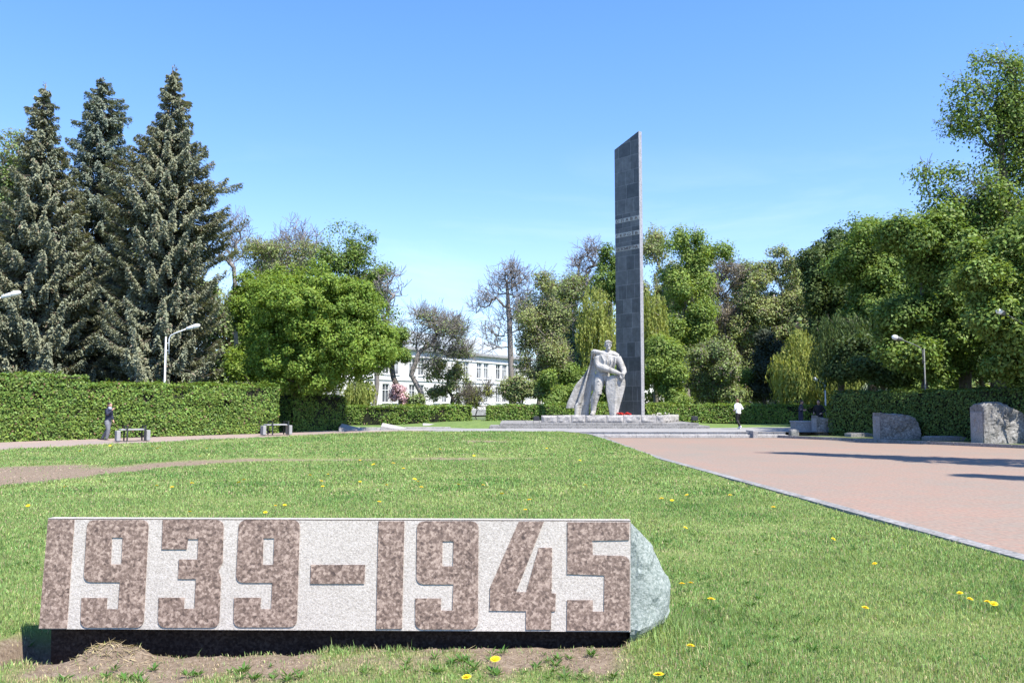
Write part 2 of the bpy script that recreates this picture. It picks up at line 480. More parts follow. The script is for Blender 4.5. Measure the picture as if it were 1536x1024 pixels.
# lawn sheet
m, nt, b = newmat('lawn_turf')
co = objco(nt)
at_ = nt.nodes.new('ShaderNodeAttribute'); at_.attribute_name = 'soil'
n1 = N(nt, 'ShaderNodeTexNoise', Scale=1.1, Detail=10.0, Roughness=.75); nt.links.new(co, n1.inputs['Vector'])
r1 = ramp(nt, n1.outputs['Fac'], [(.3, (.12, .165, .05)), (.5, (.17, .225, .07)), (.68, (.23, .25, .10)), (.8, (.29, .26, .14))])
n2 = N(nt, 'ShaderNodeTexNoise', Scale=26.0, Detail=9.0, Roughness=.75); nt.links.new(co, n2.inputs['Vector'])
r2 = ramp(nt, n2.outputs['Fac'], [(.25, (.085, .06, .043)), (.5, (.205, .157, .115)), (.72, (.34, .28, .215))])
nt.links.new(mixc(nt, at_.outputs['Fac'], r1.outputs[0], r2.outputs[0]), b.inputs['Base Color'])
b.inputs['Roughness'].default_value = .95; b.inputs['Specular IOR Level'].default_value = .1
bump(nt, b, n2.outputs['Fac'], .8, .03)
M['turf'] = m
xs = np.unique(np.concatenate([np.arange(-46, -5, .5), np.arange(-5, 2.5, .045), np.arange(2.5, 6.3, .12)]))
ys = np.unique(np.concatenate([np.arange(1.0, 5.2, .1), np.arange(5.2, 5.7, .035), np.arange(5.7, 6.5, .018), np.arange(6.5, 7.4, .035), np.arange(7.4, 14, .18), np.arange(14, 44.21, .3), [44.2]]))
X, Y = np.meshgrid(xs, ys)
XL = xl(Y); XR = xr(Y)
Xc = np.clip(X, XL, XR)
Z = lawn_z(Xc.ravel(), Y.ravel()).reshape(X.shape)
nx = len(xs); V = np.stack([Xc, Y, Z], -1).reshape(-1, 3)
inside = (X >= XL) & (X <= XR)
F = []
for j in range(len(ys) - 1):
    for i in range(nx - 1):
        if inside[j, i] or inside[j, i + 1] or inside[j + 1, i] or inside[j + 1, i + 1]:
            a = j * nx + i; F.append((a, a + 1, a + 1 + nx, a + nx))
lawn = add('lawn', V.tolist(), F, m, smooth=True)
at2 = lawn.data.attributes.new('soil', 'FLOAT', 'POINT')
at2.data.foreach_set('value', soil_mask(V[:, 0], V[:, 1]).astype(np.float32))
tag(lawn, kind='structure')

M['plaza'] = mat_paver('pink_pavers', (.27, .187, .148), (.25, .20, .165), (.2, .168, .142), .24, .12, R(6), ((.9, .98, .98), (1.08, .98, .93)))
M['path'] = mat_paver('path_pavers', (.32, .25, .215), (.29, .24, .21), (.25, .21, .19), .24, .12, R(50))
M['terrace'] = mat_paver('grey_slabs', (.30, .29, .28), (.27, .265, .26), (.2, .2, .2), .8, .5, 0, ((.85, .86, .88), (1.08, 1.07, 1.05)))
def strip(name, ys, f0, f1, zf, m, n=1):
    V = []; F = []
    for j, y in enumerate(ys):
        a, b2 = f0(y), f1(y)
        for i in range(n + 1):
            V.append((a + (b2 - a) * i / n, y, float(zf(y))))
    for j in range(len(ys) - 1):
        for i in range(n):
            k = j * (n + 1) + i; F.append((k, k + 1, k + n + 2, k + n + 1))
    o = add(name, V, F, m); tag(o, kind='structure'); return o
yy = list(np.linspace(-8, 43.75, 60))
strip('plaza', yy, lambda y: float(xr(min(y, 43.7))) + .225, lambda y: float(xk(y)) - .02, lambda y: 0.0, M['plaza'])
strip('path', list(np.linspace(2, 46.5, 60)), lambda y: float(xh(y)) - .4, lambda y: float(xl(y)) - .1, lambda y: float(zl(y)) + .012, M['path'])
# kerbs as real steps
def kerb(name, ys, fx, zf, w, h, label=None, m=None):
    mb = MB()
    step = 1.0
    for a, b2 in zip(ys[:-1], ys[1:]):
        n0 = len(mb.V)
        g = .012
        ya, yb = a + g, b2 - g
        for y in (ya, yb):
            x = float(fx(y)); z = float(zf(y))
            mb.V += [(x, y, z - .25), (x + w, y, z - .25), (x + w, y, z + h), (x, y, z + h)]
        for f in ((0, 3, 2, 1), (4, 5, 6, 7), (0, 1, 5, 4), (1, 2, 6, 5), (2, 3, 7, 6), (3, 0, 4, 7)):
            mb.F.append(tuple(n0 + i for i in f))
    o = mb.build(name, m or M['granite_step'])
    tag(o, kind='structure'); return o
kerb('kerb', list(np.arange(0, 44.1, 1.0)), lambda y: xr(y) + .0, lambda y: zl(y), .22, .05)
kerb('plaza_kerb', list(np.arange(0, 44.1, 1.0)), lambda y: xk(y), lambda y: 0, .22, .13)
kerb('path_kerb', list(np.arange(2, 44.1, 1.0)), lambda y: xl(y) - .1, lambda y: zl(y), .1, .03)
# planted bed between plaza and the right hedge
M['bed'] = mat_noise('bed_grass', [(.09, .075, .05), (.1, .13, .045), (.15, .17, .06)], 1.6, .95, .5, .03)
strip('bed', list(np.linspace(0, 47, 40)), lambda y: float(xk(y)) + .22, lambda y: float(xhr(y)) + 30, lambda y: .10, M['bed'])
# upper terrace paving and the grass rise behind
add_terr = add('terrace', [(-14, 44.2, ZT), (17, 44.2, ZT), (19, 46.5, ZT), (19, 57.5, ZT), (8, 50.2, ZT), (-2.6, 50.2, ZT), (-4, 52, ZT), (-16, 54, ZT)], [(0, 1, 2, 3, 4, 5, 6, 7)], M['terrace'])
tag(add_terr, kind='structure')
M['rise'] = mat_noise('rise_grass', [(.085, .13, .035), (.13, .2, .05), (.18, .23, .07)], 3.0, .95, .6, .04, fine=30)
V = []; F = []
gx = np.linspace(-22, 22, 45); gy = np.linspace(49, 66, 18)
for y in gy:
    for x in gx:
        lim = 51.5 if x > 4 else 50.5
        z = ZT - .03 + .26 * float(sstep(50.0, 55, y)) * float(sstep(-9, -3, x)) * (1 - float(sstep(9.5, 15, x)) * .8)
        V.append((x, y, z))
for j in range(len(gy) - 1):
    for i in range(len(gx) - 1):
        a = j * len(gx) + i; F.append((a, a + 1, a + 1 + len(gx), a + len(gx)))
o = add('grass_rise', V, F, M['rise'], smooth=True); tag(o, kind='structure')

# stone steps from plaza up to terrace
t = thing('stone_steps', 'long low granite steps with light risers at the far end of the pink plaza', 'steps', (8.5, 44, 0))
for k, (y0, y1, z0, z1) in enumerate(((43.78, 44.24, 0, .14), (44.24, 44.75, 0, .285))):
    mb = MB()
    x = 3.3 + .0 * k
    rr = random.Random(3 + k)
    while x < 13.9:
        L = rr.uniform(1.2, 1.9); x1 = min(x + L, 13.9)
        mb.box(x + .006, x1 - .006, y0, y1, z0, z1)
        x = x1
    mb.build('step', M['granite_light'], t, bevel=.008)

# ------------------------------------------------------------------ lettered stone in the foreground
TH = R(9)
pb = at(500, 945, STONE_Y)
PL0 = Vector((0, STONE_Y, pb.z)); PLN = Vector((0, -math.cos(TH), math.sin(TH)))
EYE = Vector((0, 0, CH))
def on_face(px, py, off=0.0):
    r = ray(px, py)
    t = (PL0 - EYE).dot(PLN) / r.dot(PLN)
    return EYE + r * t + PLN * off
TL, TR, BR, BL = on_face(72, 778), on_face(946, 781), on_face(946, 947.5), on_face(58, 943)
stone = thing('memorial_stone', 'long low granite memorial stone in the lawn with the large brown numerals 1939-1945', 'memorial stone',
              ((TL.x + TR.x) / 2, STONE_Y + .2, 0))
def xsec(top, bot):
    return [Vector(bot), Vector(top), top + Vector((0, .085, -.004)), top + Vector((0, .28, -.30)), Vector((top.x, STONE_Y + .72, -.25)),
            Vector((bot.x, STONE_Y + .20, -.45)), Vector((bot.x, STONE_Y + .17, bot.z + .012)) ]
mb = MB()
nS = 30
for i in range(nS + 1):
    f = i / nS
    for q in xsec(TL.lerp(TR, f), BL.lerp(BR, f)):
        mb.V.append(tuple(q))
for i in range(nS):
    for j in range(7):
        a = i * 7 + j; b2 = i * 7 + (j + 1) % 7
        mb.F.append((a, b2, b2 + 7, a + 7))
mb.F.append(tuple(range(7))[::-1]); mb.F.append(tuple(nS * 7 + j for j in range(7)))
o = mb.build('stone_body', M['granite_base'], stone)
# hammered pale face
mb = MB()
fr = [on_face(72.3, 778.6, .004), on_face(945.6, 781.6, .004), on_face(945.6, 947, .004), on_face(58.5, 942.6, .004)]
bk = [v - PLN * .003 for v in fr]
mb.V = [tuple(v) for v in fr + bk]
mb.F = [(0, 1, 2, 3), (0, 4, 5, 1), (1, 5, 6, 2), (2, 6, 7, 3), (3, 7, 4, 0)]
mb.build('face_panel', M['granite_pale'], stone)
# thin sawn top edge
mb = MB()
e = [TL + Vector((0, .002, .002)), TR + Vector((0, .002, .002)), TR + Vector((0, .084, .0)), TL + Vector((0, .084, .0))]
mb.V = [tuple(v) for v in e] + [tuple(v + Vector((0, 0, .004))) for v in e]
mb.F = [(4, 5, 6, 7), (0, 1, 5, 4), (1, 2, 6, 5), (2, 3, 7, 6), (3, 0, 4, 7)]
mb.build('top_edge', M['granite_pale'], stone)

def zA(p): return (p[0] * .36458, 740 + p[1] * .36458)
def zB(p): return (520 + p[0] * .36458, 740 + p[1] * .36458)
def fillet(pts, idx, r):
    """rounds chosen corners (pixel space)"""
    out = []
    k = len(pts)
    for i, p in enumerate(pts):
        if i in idx:
            a, b2 = Vector(pts[i - 1]), Vector(pts[(i + 1) % k]); c = Vector(p)
            da = (a - c).normalized(); db = (b2 - c).normalized()
            rr = min(r, (a - c).length * .45, (b2 - c).length * .45)
            p0, p1 = c + da * rr, c + db * rr
            for q in range(6):
                t = q / 5
                out.append(tuple((1 - t) ** 2 * p0 + 2 * t * (1 - t) * c + t * t * p1))
        else: out.append(tuple(p))
    return out
DIG = [
    ('1', zA, [(201, 107), (308, 107), (277, 553), (163, 553)], [], None),
    ('9', zA, [(362, 108), (614, 108), (592, 550), (333, 550), (338, 428), (443, 428), (440, 474), (488, 474), (496, 363), (346, 363)], [0, 1, 2, 3, 9], [(462, 180), (507, 180), (502, 290), (458, 290)]),
    ('3', zA, [(672, 108), (922, 108), (917, 285), (900, 318), (910, 350), (903, 550), (652, 550), (655, 427), (760, 427), (758, 472), (802, 472), (808, 350), (735, 350), (738, 270), (814, 270), (818, 186), (775, 186), (770, 228), (668, 228)], [1, 5, 6], None),
    ('9', zA, [(985, 108), (1235, 108), (1222, 548), (962, 548), (965, 427), (1075, 427), (1072, 474), (1117, 474), (1122, 366), (972, 366)], [0, 1, 2, 3, 9], [(1085, 183), (1130, 183), (1126, 292), (1082, 292)]),
    ('-', zA, [(1280, 292), (1503, 292), (1500, 370), (1278, 370)], [], None),
    ('1', zB, [(132, 113), (238, 113), (228, 555), (122, 555)], [], None),
    ('9', zB, [(290, 113), (543, 113), (540, 557), (283, 557), (283, 430), (388, 430), (388, 480), (435, 480), (440, 372), (287, 372)], [0, 1, 2, 3, 9], [(395, 195), (440, 195), (438, 298), (393, 298)]),
    ('4', zB, [(708, 115), (811, 115), (697, 404), (738, 404), (790, 222), (845, 222), (843, 408), (860, 410), (858, 482), (842, 484), (840, 558), (737, 558), (738, 482), (588, 480), (590, 385)], [], None),
    ('5', zB, [(908, 117), (1163, 117), (1161, 190), (1010, 193), (1012, 252), (1164, 256), (1164, 562), (905, 562), (907, 437), (1012, 437), (1012, 484), (1058, 484), (1060, 335), (907, 330)], [5], None),
]
for ch, cv, outl, rnd, hole in DIG:
    outl = [cv(p) for p in outl]
    outl = fillet(outl, rnd, 12)
    bm = bmesh.new()
    loops = [outl] + ([[cv(p) for p in hole]] if hole else [])
    edges = []
    for L in loops:
        vs = [bm.verts.new(on_face(px, py, .012)) for px, py in L]
        edges += [bm.edges.new((vs[i], vs[(i + 1) % len(vs)])) for i in range(len(vs))]
    bmesh.ops.triangle_fill(bm, use_beauty=True, use_dissolve=False, edges=edges, normal=PLN)
    ext = bmesh.ops.extrude_face_region(bm, geom=list(bm.faces))
    bmesh.ops.translate(bm, verts=[v for v in ext['geom'] if isinstance(v, bmesh.types.BMVert)], vec=-PLN * .0095)
    o = add_bm('dash' if ch == '-' else 'numeral', bm, M['granite_brown'], stone)
    o['label'] = 'polished brown dash' if ch == '-' else 'polished brown numeral ' + ch
# rough split end
sil = [(946, 783), (955, 789), (967, 799), (985, 821), (991, 837), (1004, 860), (1008, 879), (1006, 905), (998, 932), (984, 949), (965, 958), (950, 963)]
bm = bmesh.new()
q = xsec(TR, BR)
ring0 = [BR + Vector((0, .03, -.06)), Vector(BR), TR.lerp(BR, .66), TR.lerp(BR, .33), Vector(TR) + Vector((0, .0, -.008)), q[2], q[3], q[3].lerp(q[4], .5), q[4], Vector((TR.x, STONE_Y + .35, -.3)), Vector((TR.x, STONE_Y + .1, -.1))]
# resample
def resample(pts, n):
    L = [0]
    P = pts + [pts[0]]
    for a, b2 in zip(P[:-1], P[1:]): L.append(L[-1] + (b2 - a).length)
    out = []
    for i in range(n):
        s = L[-1] * i / n
        k = max(j for j in range(len(L)) if L[j] <= s + 1e-9)
        k = min(k, len(P) - 2)
        out.append(P[k].lerp(P[k + 1], (s - L[k]) / max(L[k + 1] - L[k], 1e-9)))
    return out
NR = 72
rg = resample(ring0, NR)
cen = Vector((TR.x, STONE_Y + .36, .30))
rows = []
NL = 26
silp = [at(px, py, STONE_Y + .22) for px, py in sil]
zs = [p.z for p in silp]; bx = [p.x - TR.x for p in silp]
def bulge(z):
    return max(0.03, float(np.interp(z, zs[::-1], bx[::-1])))
for k in range(NL + 1):
    a = math.pi / 2 * k / NL
    row = []
    for p in rg:
        f = max(math.cos(a), 0.0) ** .8
        pz = cen.z + (p.z - cen.z) * f; py_ = cen.y + (p.y - cen.y) * f
        row.append(Vector((p.x + (TR.x - p.x) * math.sin(a) - .002 + bulge(p.z if k < 3 else pz) * math.sin(a) * 1.03, py_, pz)))
    rows.append(row)
P = np.array([[tuple(v) for v in r_] for r_ in rows]).reshape(-1, 3)
d = noise3(P, 31, 5) * .032 + noise3(P, 32, 13) * .018 + noise3(P, 33, 34) * .007
fade = np.repeat(np.clip(np.arange(NL + 1) / 3, 0, 1), NR)
dirs = P - np.array(cen); dirs /= np.linalg.norm(dirs, axis=1)[:, None] + 1e-9
P = P + dirs * (np.round(d * 45) / 45 * .6 + d * .4)[:, None] * fade[:, None]
V = P.tolist(); F = []
for k in range(NL):
    for j in range(NR):
        a = k * NR + j; b2 = k * NR + (j + 1) % NR
        F.append((a, b2, b2 + NR)); F.append((a, b2 + NR, a + NR))
add('rough_end', V, F, M['granite_rough'], stone)

# ------------------------------------------------------------------ leaf-card toolkit
def unit(v): return v / (np.linalg.norm(v, axis=-1, keepdims=True) + 1e-9)
def cards(P, D, Nn, L, W, fold=.18):
    """rhombic leaves: centre P, long axis D, rough normal Nn, length L, width W -> (n*4,3)"""
    D = unit(D); S = unit(np.cross(D, Nn)); Nn = np.cross(S, D)
    L = np.asarray(L).reshape(-1, 1); W = np.asarray(W).reshape(-1, 1)
    a = P - D * L * .5; c = P + D * L * .5
    m = P - D * L * .06 + Nn * W * fold
    return np.stack([a, m + S * W * .5, c, m - S * W * .5], 1).reshape(-1, 3)

def blades(X, Y, Zb, H, W, lean=.45, bendv=.25):
    n = len(X)
    az = rng.uniform(0, 6.283, n); ln = np.abs(rng.normal(0, lean, n))
    d = np.stack([np.cos(az), np.sin(az), np.zeros(n)], 1)
    b = np.stack([X, Y, Zb], 1)
    tip = b + d * (H * np.sin(ln))[:, None] + np.array([0, 0, 1]) * (H * np.cos(ln))[:, None]
    mid = b + d * (H * .5 * np.sin(ln * .45))[:, None] + np.array([0, 0, 1]) * (H * .55 * np.cos(ln * .45))[:, None]
    s = np.stack([-np.sin(az + rng.normal(0, .9, n)), np.cos(az), np.zeros(n)], 1); s = unit(s)
    return np.stack([b, mid + s * W[:, None] * .5, tip, mid - s * W[:, None] * .5], 1).reshape(-1, 3)

def in_stone(x, y):
    return (x > TL.x - .03) & (x < TR.x + .02) & (y > STONE_Y + .24) & (y < STONE_Y + .62) | (((x - TR.x) / .24) ** 2 + ((y - STONE_Y - .36) / .38) ** 2 < 1)

parts = []; dry = []
for (y0, y1, dens, h0, w0) in ((4.6, 7.2, 9500, .037, .0044), (7.2, 10, 6000, .039, .0056), (10, 16, 2300, .043, .0088), (16, 27, 760, .052, .017), (27, 44.0, 330, .055, .028)):
    halfw = .64 * y1 + 2.6
    n = int(dens * 2 * halfw * (y1 - y0))
    y = rng.uniform(y0, y1, n); x = rng.uniform(-halfw, halfw, n)
    k = (np.abs(x) < .64 * y + 2.4) & (x > xl(y) + .05) & (x < xr(y) - .03)
    x = x[k]; y = y[k]
    sm = soil_mask(x, y)
    P3 = np.stack([x, y, np.zeros_like(x)], 1)
    tu = noise3(P3, 41, 1.4) * .5 + noise3(P3, 42, 6) * .5
    keep = (hollow(x, y) > -.06) & (rng.random(len(x)) > sm * np.where(y < 9, .90, .97)) & (rng.random(len(x)) < .78 + .35 * tu) & ~in_stone(x, y)
    keep &= ~((y > STONE_Y + .01) & (y < STONE_Y + .3) & (x > TL.x - .1) & (x < TR.x) & (rng.random(len(x)) < .93))
    x = x[keep]; y = y[keep]; sm = sm[keep]; tu = tu[keep]
    H = h0 * (1 + .45 * tu) * rng.uniform(.55, 1.5, len(x)) * (1 - .35 * sm)
    tall = rng.random(len(x)) < .012; H[tall] *= 1.8
    edge = np.exp(-((x - TR.x - .3) / .28) ** 2 - ((y - 6.35) / .45) ** 2); H *= 1 + 1.6 * edge
    ke = np.exp(-((xr(y) - x) / .14) ** 2); H *= 1 - .35 * ke
    Wd = w0 * rng.uniform(.7, 1.4, len(x))
    z = lawn_z(x, y) - .004
    isdry = rng.random(len(x)) < .04 + .38 * np.clip(sm * 2, 0, 1) * (y < 9) + .12 * (y < 6) + .10 * np.clip(-tu, 0, 1)
    parts.append(blades(x[~isdry], y[~isdry], z[~isdry], H[~isdry], Wd[~isdry]))
    dry.append(blades(x[isdry], y[isdry], z[isdry], H[isdry] * .9, Wd[isdry], lean=.9))
tag(add_np('grass', np.concatenate(parts), 4, M['grass_blade']), kind='stuff')
# dry straw lying on the bare soil and round the stone
n = 2600
x = rng.uniform(-4.2, 1.8, n); y = rng.uniform(5.3, 6.5, n)
cl = noise3(np.stack([x, y, x * 0], 1), 77, 4) > .05
x = x[cl]; y = y[cl]; n = len(x)
az = rng.uniform(0, 6.28, n)
x[:220] = rng.normal(-2.76, .17, 220); y[:220] = rng.normal(6.07, .05, 220)
D = np.stack([np.cos(az), np.sin(az) * .6, rng.uniform(-.1, .35, n)], 1)
dry.append(cards(np.stack([x, y, lawn_z(x, y) + .012], 1), D, np.tile([0, 0, 1.0], (n, 1)) + rng.normal(0, .2, (n, 3)), rng.uniform(.03, .14, n), rng.uniform(.003, .006, n)))
tag(add_np('dry_grass', np.concatenate(dry), 4, M['grass_dry']), kind='stuff')
# broad-leaved weeds growing flat in the lawn
wd = []
def rosette(x, y, k, L, lift=.75):
    for i in range(k):
        az = 6.283 * i / k + random.uniform(-.4, .4); l = L * random.uniform(.6, 1.15); up = lift * random.uniform(.4, 1.4)
        d = np.array([math.cos(az), math.sin(az), up])
        z = float(lawn_z(np.array([x]), np.array([y]))[0])
        wd.append(cards(np.array([[x, y, z + .006]]) + d * l * .5, d[None], np.array([[0, 0, 1.0]]), [l], [l * random.uniform(.13, .32)], .3))
for px0, px1, py0, py1, k in ((600, 900, 985, 1030, 44), (60, 560, 1000, 1030, 40), (900, 1536, 850, 1030, 60), (880, 1500, 770, 860, 60), (10, 60, 800, 960, 14), (300, 820, 700, 765, 40)):
    for _ in range(k):
        p = gnd(random.uniform(px0, px1), random.uniform(py0, py1))
        if xl(p.y) < p.x < xr(p.y) - .1: rosette(p.x, p.y, random.randint(7, 15), random.uniform(.028, .072))
tag(add_np('weeds', np.concatenate(wd), 4, M['weed_leaf']), kind='stuff')
# small crumbs of earth in front of the stone
mb = MB(); V = []; F = []
for _ in range(3200):
    x = random.uniform(-4.0, 1.5); y = random.gauss(6.0, .2); s = random.uniform(.003, .012) * (1.6 if random.random() < .08 else 1)
    if random.random() < .55:
        y = random.uniform(15.5, 27.5); x = random.uniform(-20, -6.5 if y < 25 else 3); s = random.uniform(.015, .05)
        if float(soil_mask(np.array([x]), np.array([y]))[0]) < .5: continue
    if s < .012 and random.random() < .15: x = random.gauss(-2.76, .16); y = random.gauss(6.16, .07)
    z = float(lawn_z(np.array([x]), np.array([y]))[0])
    n0 = len(V)
    for vv in ((1, 0, 0), (-1, 0, 0), (0, 1, 0), (0, -1, 0), (0, 0, 1), (0, 0, -1)):
        V.append((x + vv[0] * s * random.uniform(.7, 1.3), y + vv[1] * s * random.uniform(.7, 1.3), z + vv[2] * s * random.uniform(.5, .9)))
    for a in (0, 1):
        for b2 in (2, 3):
            for c in (4, 5): F.append((n0 + a, n0 + b2, n0 + c))
tag(add('soil_crumbs', V, F, M['soil']), kind='stuff')

# dandelions ---------------------------------------------------------------
M['petal'] = mat_leaf('dandelion_petal', (.9, .68, .03), var=.15, trans=.2, tcol=(1, .9, .4), hue=.012)
M['stem'] = mat_plain('dandelion_stem', (.16, .24, .08), .6)
def flower_meshes():
    Vs = []
    for ring, (r0, el, n) in enumerate(((1.0, .12, 22), (.72, .45, 18), (.42, .9, 12))):
        az = np.linspace(0, 6.283, n, endpoint=False) + ring * .2
        D = np.stack([np.cos(az) * math.cos(el), np.sin(az) * math.cos(el), np.full(n, math.sin(el))], 1)
        Nn = np.stack([-np.cos(az) * math.sin(el), -np.sin(az) * math.sin(el), np.full(n, math.cos(el))], 1)
        Vs.append(cards(D * r0 * .5 * .026 + np.array([0, 0, .002 * ring]), D, Nn, np.full(n, .026 * r0), np.full(n, .0085), .2))
    return np.concatenate(Vs)
FM = flower_meshes()
proto = None
DAND = [(1298, 911, 'broad dandelion flower out in the right lawn, well apart from others'), (1440, 889, 'leftmost of the dandelions clustered at the right edge of the lawn'), (1455, 898, 'dandelion second from left in the cluster at the right edge'), (1491, 905, 'rightmost dandelion of the cluster at the right edge'),
        (1481, 902, 'dandelion tucked just left of the rightmost one at the right edge'), (1067, 898, 'largest dandelion flower right of the rough stone end'), (1023, 875, 'dandelion nearest the rough stone end, left of a close pair'), (1036, 874, 'right flower of the dandelion pair beside the rough stone end'),
        (743, 988, 'dandelion on the bare soil in front of the numeral 9 after the dash'), (988, 1011, 'dandelion at the bottom front of the lawn right of the stone'), (285, 767, 'dandelion just behind the stone above the first numeral 3'), (398, 768, 'left dandelion of three behind the stone above the second 9'),
        (413, 758, 'middle dandelion of three behind the stone above the second 9'), (427, 757, 'right dandelion of three behind the stone above the second 9'), (42, 758, 'dandelion at the far left just beyond the stone end'), (1028, 791, 'dandelion alone in the lawn above and right of the rough stone end'),
        (1250, 808, 'dandelion alone in the right lawn near the plaza kerb'), (1312, 845, 'dandelion in the right lawn below the kerb, orange tinted'), (788, 764, 'dandelion just behind the stone above the numeral 4'), (1036, 968, 'dandelion low in the grass right of the rough end foot'),
        (700, 1015, 'dandelion hidden in weeds in front of the stone at the bottom edge')]
FAR = [(97, 730), (235, 728), (258, 730), (288, 724), (366, 719), (358, 723), (492, 711), (482, 721), (484, 729), (580, 727), (622, 718), (627, 722), (632, 730), (688, 726), (725, 727), (753, 740), (794, 749), (992, 747), (1008, 750), (1030, 742), (465, 712), (540, 722), (878, 727), (569, 752), (1095, 742), (1160, 760)]
FAR2 = [(240, 670), (236, 672), (228, 669), (605, 702), (590, 694), (711, 683), (560, 696), (165, 668), (120, 676), (310, 672), (436, 668), (540, 690), (660, 673), (300, 684), (820, 672), (870, 690)]
GRP = 'yellow dandelions in the lawn'
allD = [(a, b2, c) for a, b2, c in DAND] + [(a, b2, 'small yellow dandelion in the open lawn between the lettered stone and the worn soil strip') for a, b2 in FAR] + [(a, b2, 'tiny dandelion speck in the far lawn beyond the worn soil strip') for a, b2 in FAR2]
for i, (px, py, lab) in enumerate(allD):
    s = random.uniform(1.15, 1.65)
    hgt = random.uniform(.06, .09)
    p = gnd(px, py, .09)
    z0 = float(lawn_z(np.array([p.x]), np.array([p.y]))[0])
    p = gnd(px, py, z0 + hgt)
    if proto is None:
        proto = thing('dandelion', lab, 'flower', (0, 0, 0), GRP)
        add_np('flower_head', FM, 4, M['petal'], proto)
        mb = MB(); mb.tube([(0.006, 0.004, -.09), (.003, .001, -.04), (0, 0, 0)], [.0022, .002, .002], 5); mb.build('stem', M['stem'], proto)
        t = proto; kids = list(proto.children)
    else:
        t = proto.copy(); COL.objects.link(t); t['label'] = lab
        for c in kids:
            d = c.copy(); COL.objects.link(d); d.parent = t
    t.location = (p.x, p.y, z0 + hgt)
    far = 1.0 if i < len(DAND) else (1.25 if i < len(DAND) + len(FAR) else 1.5)
    t.scale = (s * far, s * far, 1)
    t.rotation_euler = (random.uniform(-.5, .1), random.uniform(-.2, .2), random.uniform(0, 6))

# ------------------------------------------------------------------ hedges
def hedge(label, A, B, thick, hA, hB, mat, dens=520, leaf=.1, zb=None, seed=1, round_=.12, group='clipped hedges round the memorial'):
    """front foot line A -> B (seen from the camera the body lies behind it, to the left of A->B)"""
    A = Vector(A); B = Vector(B)
    u = (B - A); L = u.xy.length; u2 = Vector((u.x, u.y, 0)).normalized(); v2 = Vector((-u2.y, u2.x, 0))   # v2: into the hedge
    t = thing('hedge', label, 'hedge', A.lerp(B, .5), group)
    r2 = np.random.default_rng(seed)
    def P(s, q, h):
        hh = hA + (hB - hA) * s / L
        base = np.outer(s, np.array(u2)) + np.outer(q, np.array(v2)) + np.array(A)
        base[:, 2] = A.z + (B.z - A.z) * s / L + h * hh
        return base
    Vs = []
    # faces: front, top, back, two ends
    def face(n, kind):
        s = r2.uniform(0, L, n); q = r2.uniform(0, thick, n); h = r2.uniform(0.0, 1, n)
        if kind == 'front': q = np.zeros(n); out = -np.array(v2)
        if kind == 'back': q = np.full(n, thick); out = np.array(v2)
        if kind == 'top': h = np.ones(n); out = np.array([0, 0, 1.0])
        if kind == 'a': s = np.zeros(n); out = -np.array(u2)
        if kind == 'b': s = np.full(n, L); out = np.array(u2)
        # rounded arrises
        e = np.minimum(np.minimum(s, L - s), np.minimum(q, thick - q))
        p = P(s, q, h)
        ru = np.clip(1 - (1 - h) * (hA + hB) / 2 / (round_ * 3), 0, 1)
        bul = noise3(p, seed + 5, 1.1) * .10 + noise3(p, seed + 6, 3.2) * .085 + noise3(p, seed + 7, 8.0) * .05 + np.where(r2.random(n) < .03, r2.uniform(.04, .2, n), 0)
        dep = np.abs(r2.normal(0, .055, n)) - .035
        p = p + out * (bul - dep)[:, None]
        if kind != 'top': p = p - out * (ru ** 2 * round_)[:, None]
        else:
            ed = np.minimum(np.minimum(q, thick - q), np.minimum(s, L - s)); p[:, 2] -= np.clip(1 - ed / (round_ * 2), 0, 1) ** 2 * round_
            p[:, 2] += .08 * noise3(p, seed + 9, 4) + .05 * noise3(p, seed + 10, 1.3)
        if kind == 'front':
            hole = noise3(p, seed + 12, 1.9) + noise3(p, seed + 13, 5) * .5 > .86
            p = p - out * np.where(hole & (r2.random(n) < .85), .4, 0)[:, None]
        nn = unit(out + r2.normal(0, .45, (n, 3)) + np.array([0, 0, .35]))
        D = r2.normal(0, .6, (n, 3)) + np.array([0, 0, -.35]); D -= nn * (D * nn).sum(1, keepdims=True)
        l = leaf * r2.uniform(.6, 1.35, n)
        Vs.append(cards(p, D, nn, l, l * .68, .2))
    hm_ = (hA + hB) / 2
    face(int(dens * L * hm_), 'front'); face(int(dens * .8 * L * thick), 'top'); face(int(dens * .25 * L * hm_), 'back')
    face(int(dens * .9 * thick * hm_), 'a'); face(int(dens * .9 * thick * hm_), 'b')
    add_np('foliage', np.concatenate(Vs), 4, mat, t)
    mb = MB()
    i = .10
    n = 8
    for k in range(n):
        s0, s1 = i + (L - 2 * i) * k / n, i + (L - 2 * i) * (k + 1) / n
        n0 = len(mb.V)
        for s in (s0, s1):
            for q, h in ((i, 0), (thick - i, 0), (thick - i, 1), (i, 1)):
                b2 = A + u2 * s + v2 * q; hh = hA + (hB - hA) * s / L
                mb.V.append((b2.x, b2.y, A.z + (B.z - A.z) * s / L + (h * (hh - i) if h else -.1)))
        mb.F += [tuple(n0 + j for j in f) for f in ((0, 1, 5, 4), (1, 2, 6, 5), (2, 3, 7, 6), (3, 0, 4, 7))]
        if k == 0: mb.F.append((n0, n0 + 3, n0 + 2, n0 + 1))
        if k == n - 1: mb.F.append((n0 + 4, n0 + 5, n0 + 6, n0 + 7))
    mb.build('branches', M['core'], t)  # solid dark box that keeps light from passing through the leaves
    return t
def hl(y, z=None): return (float(xh(y)), y, float(zl(y)) if z is None else z)
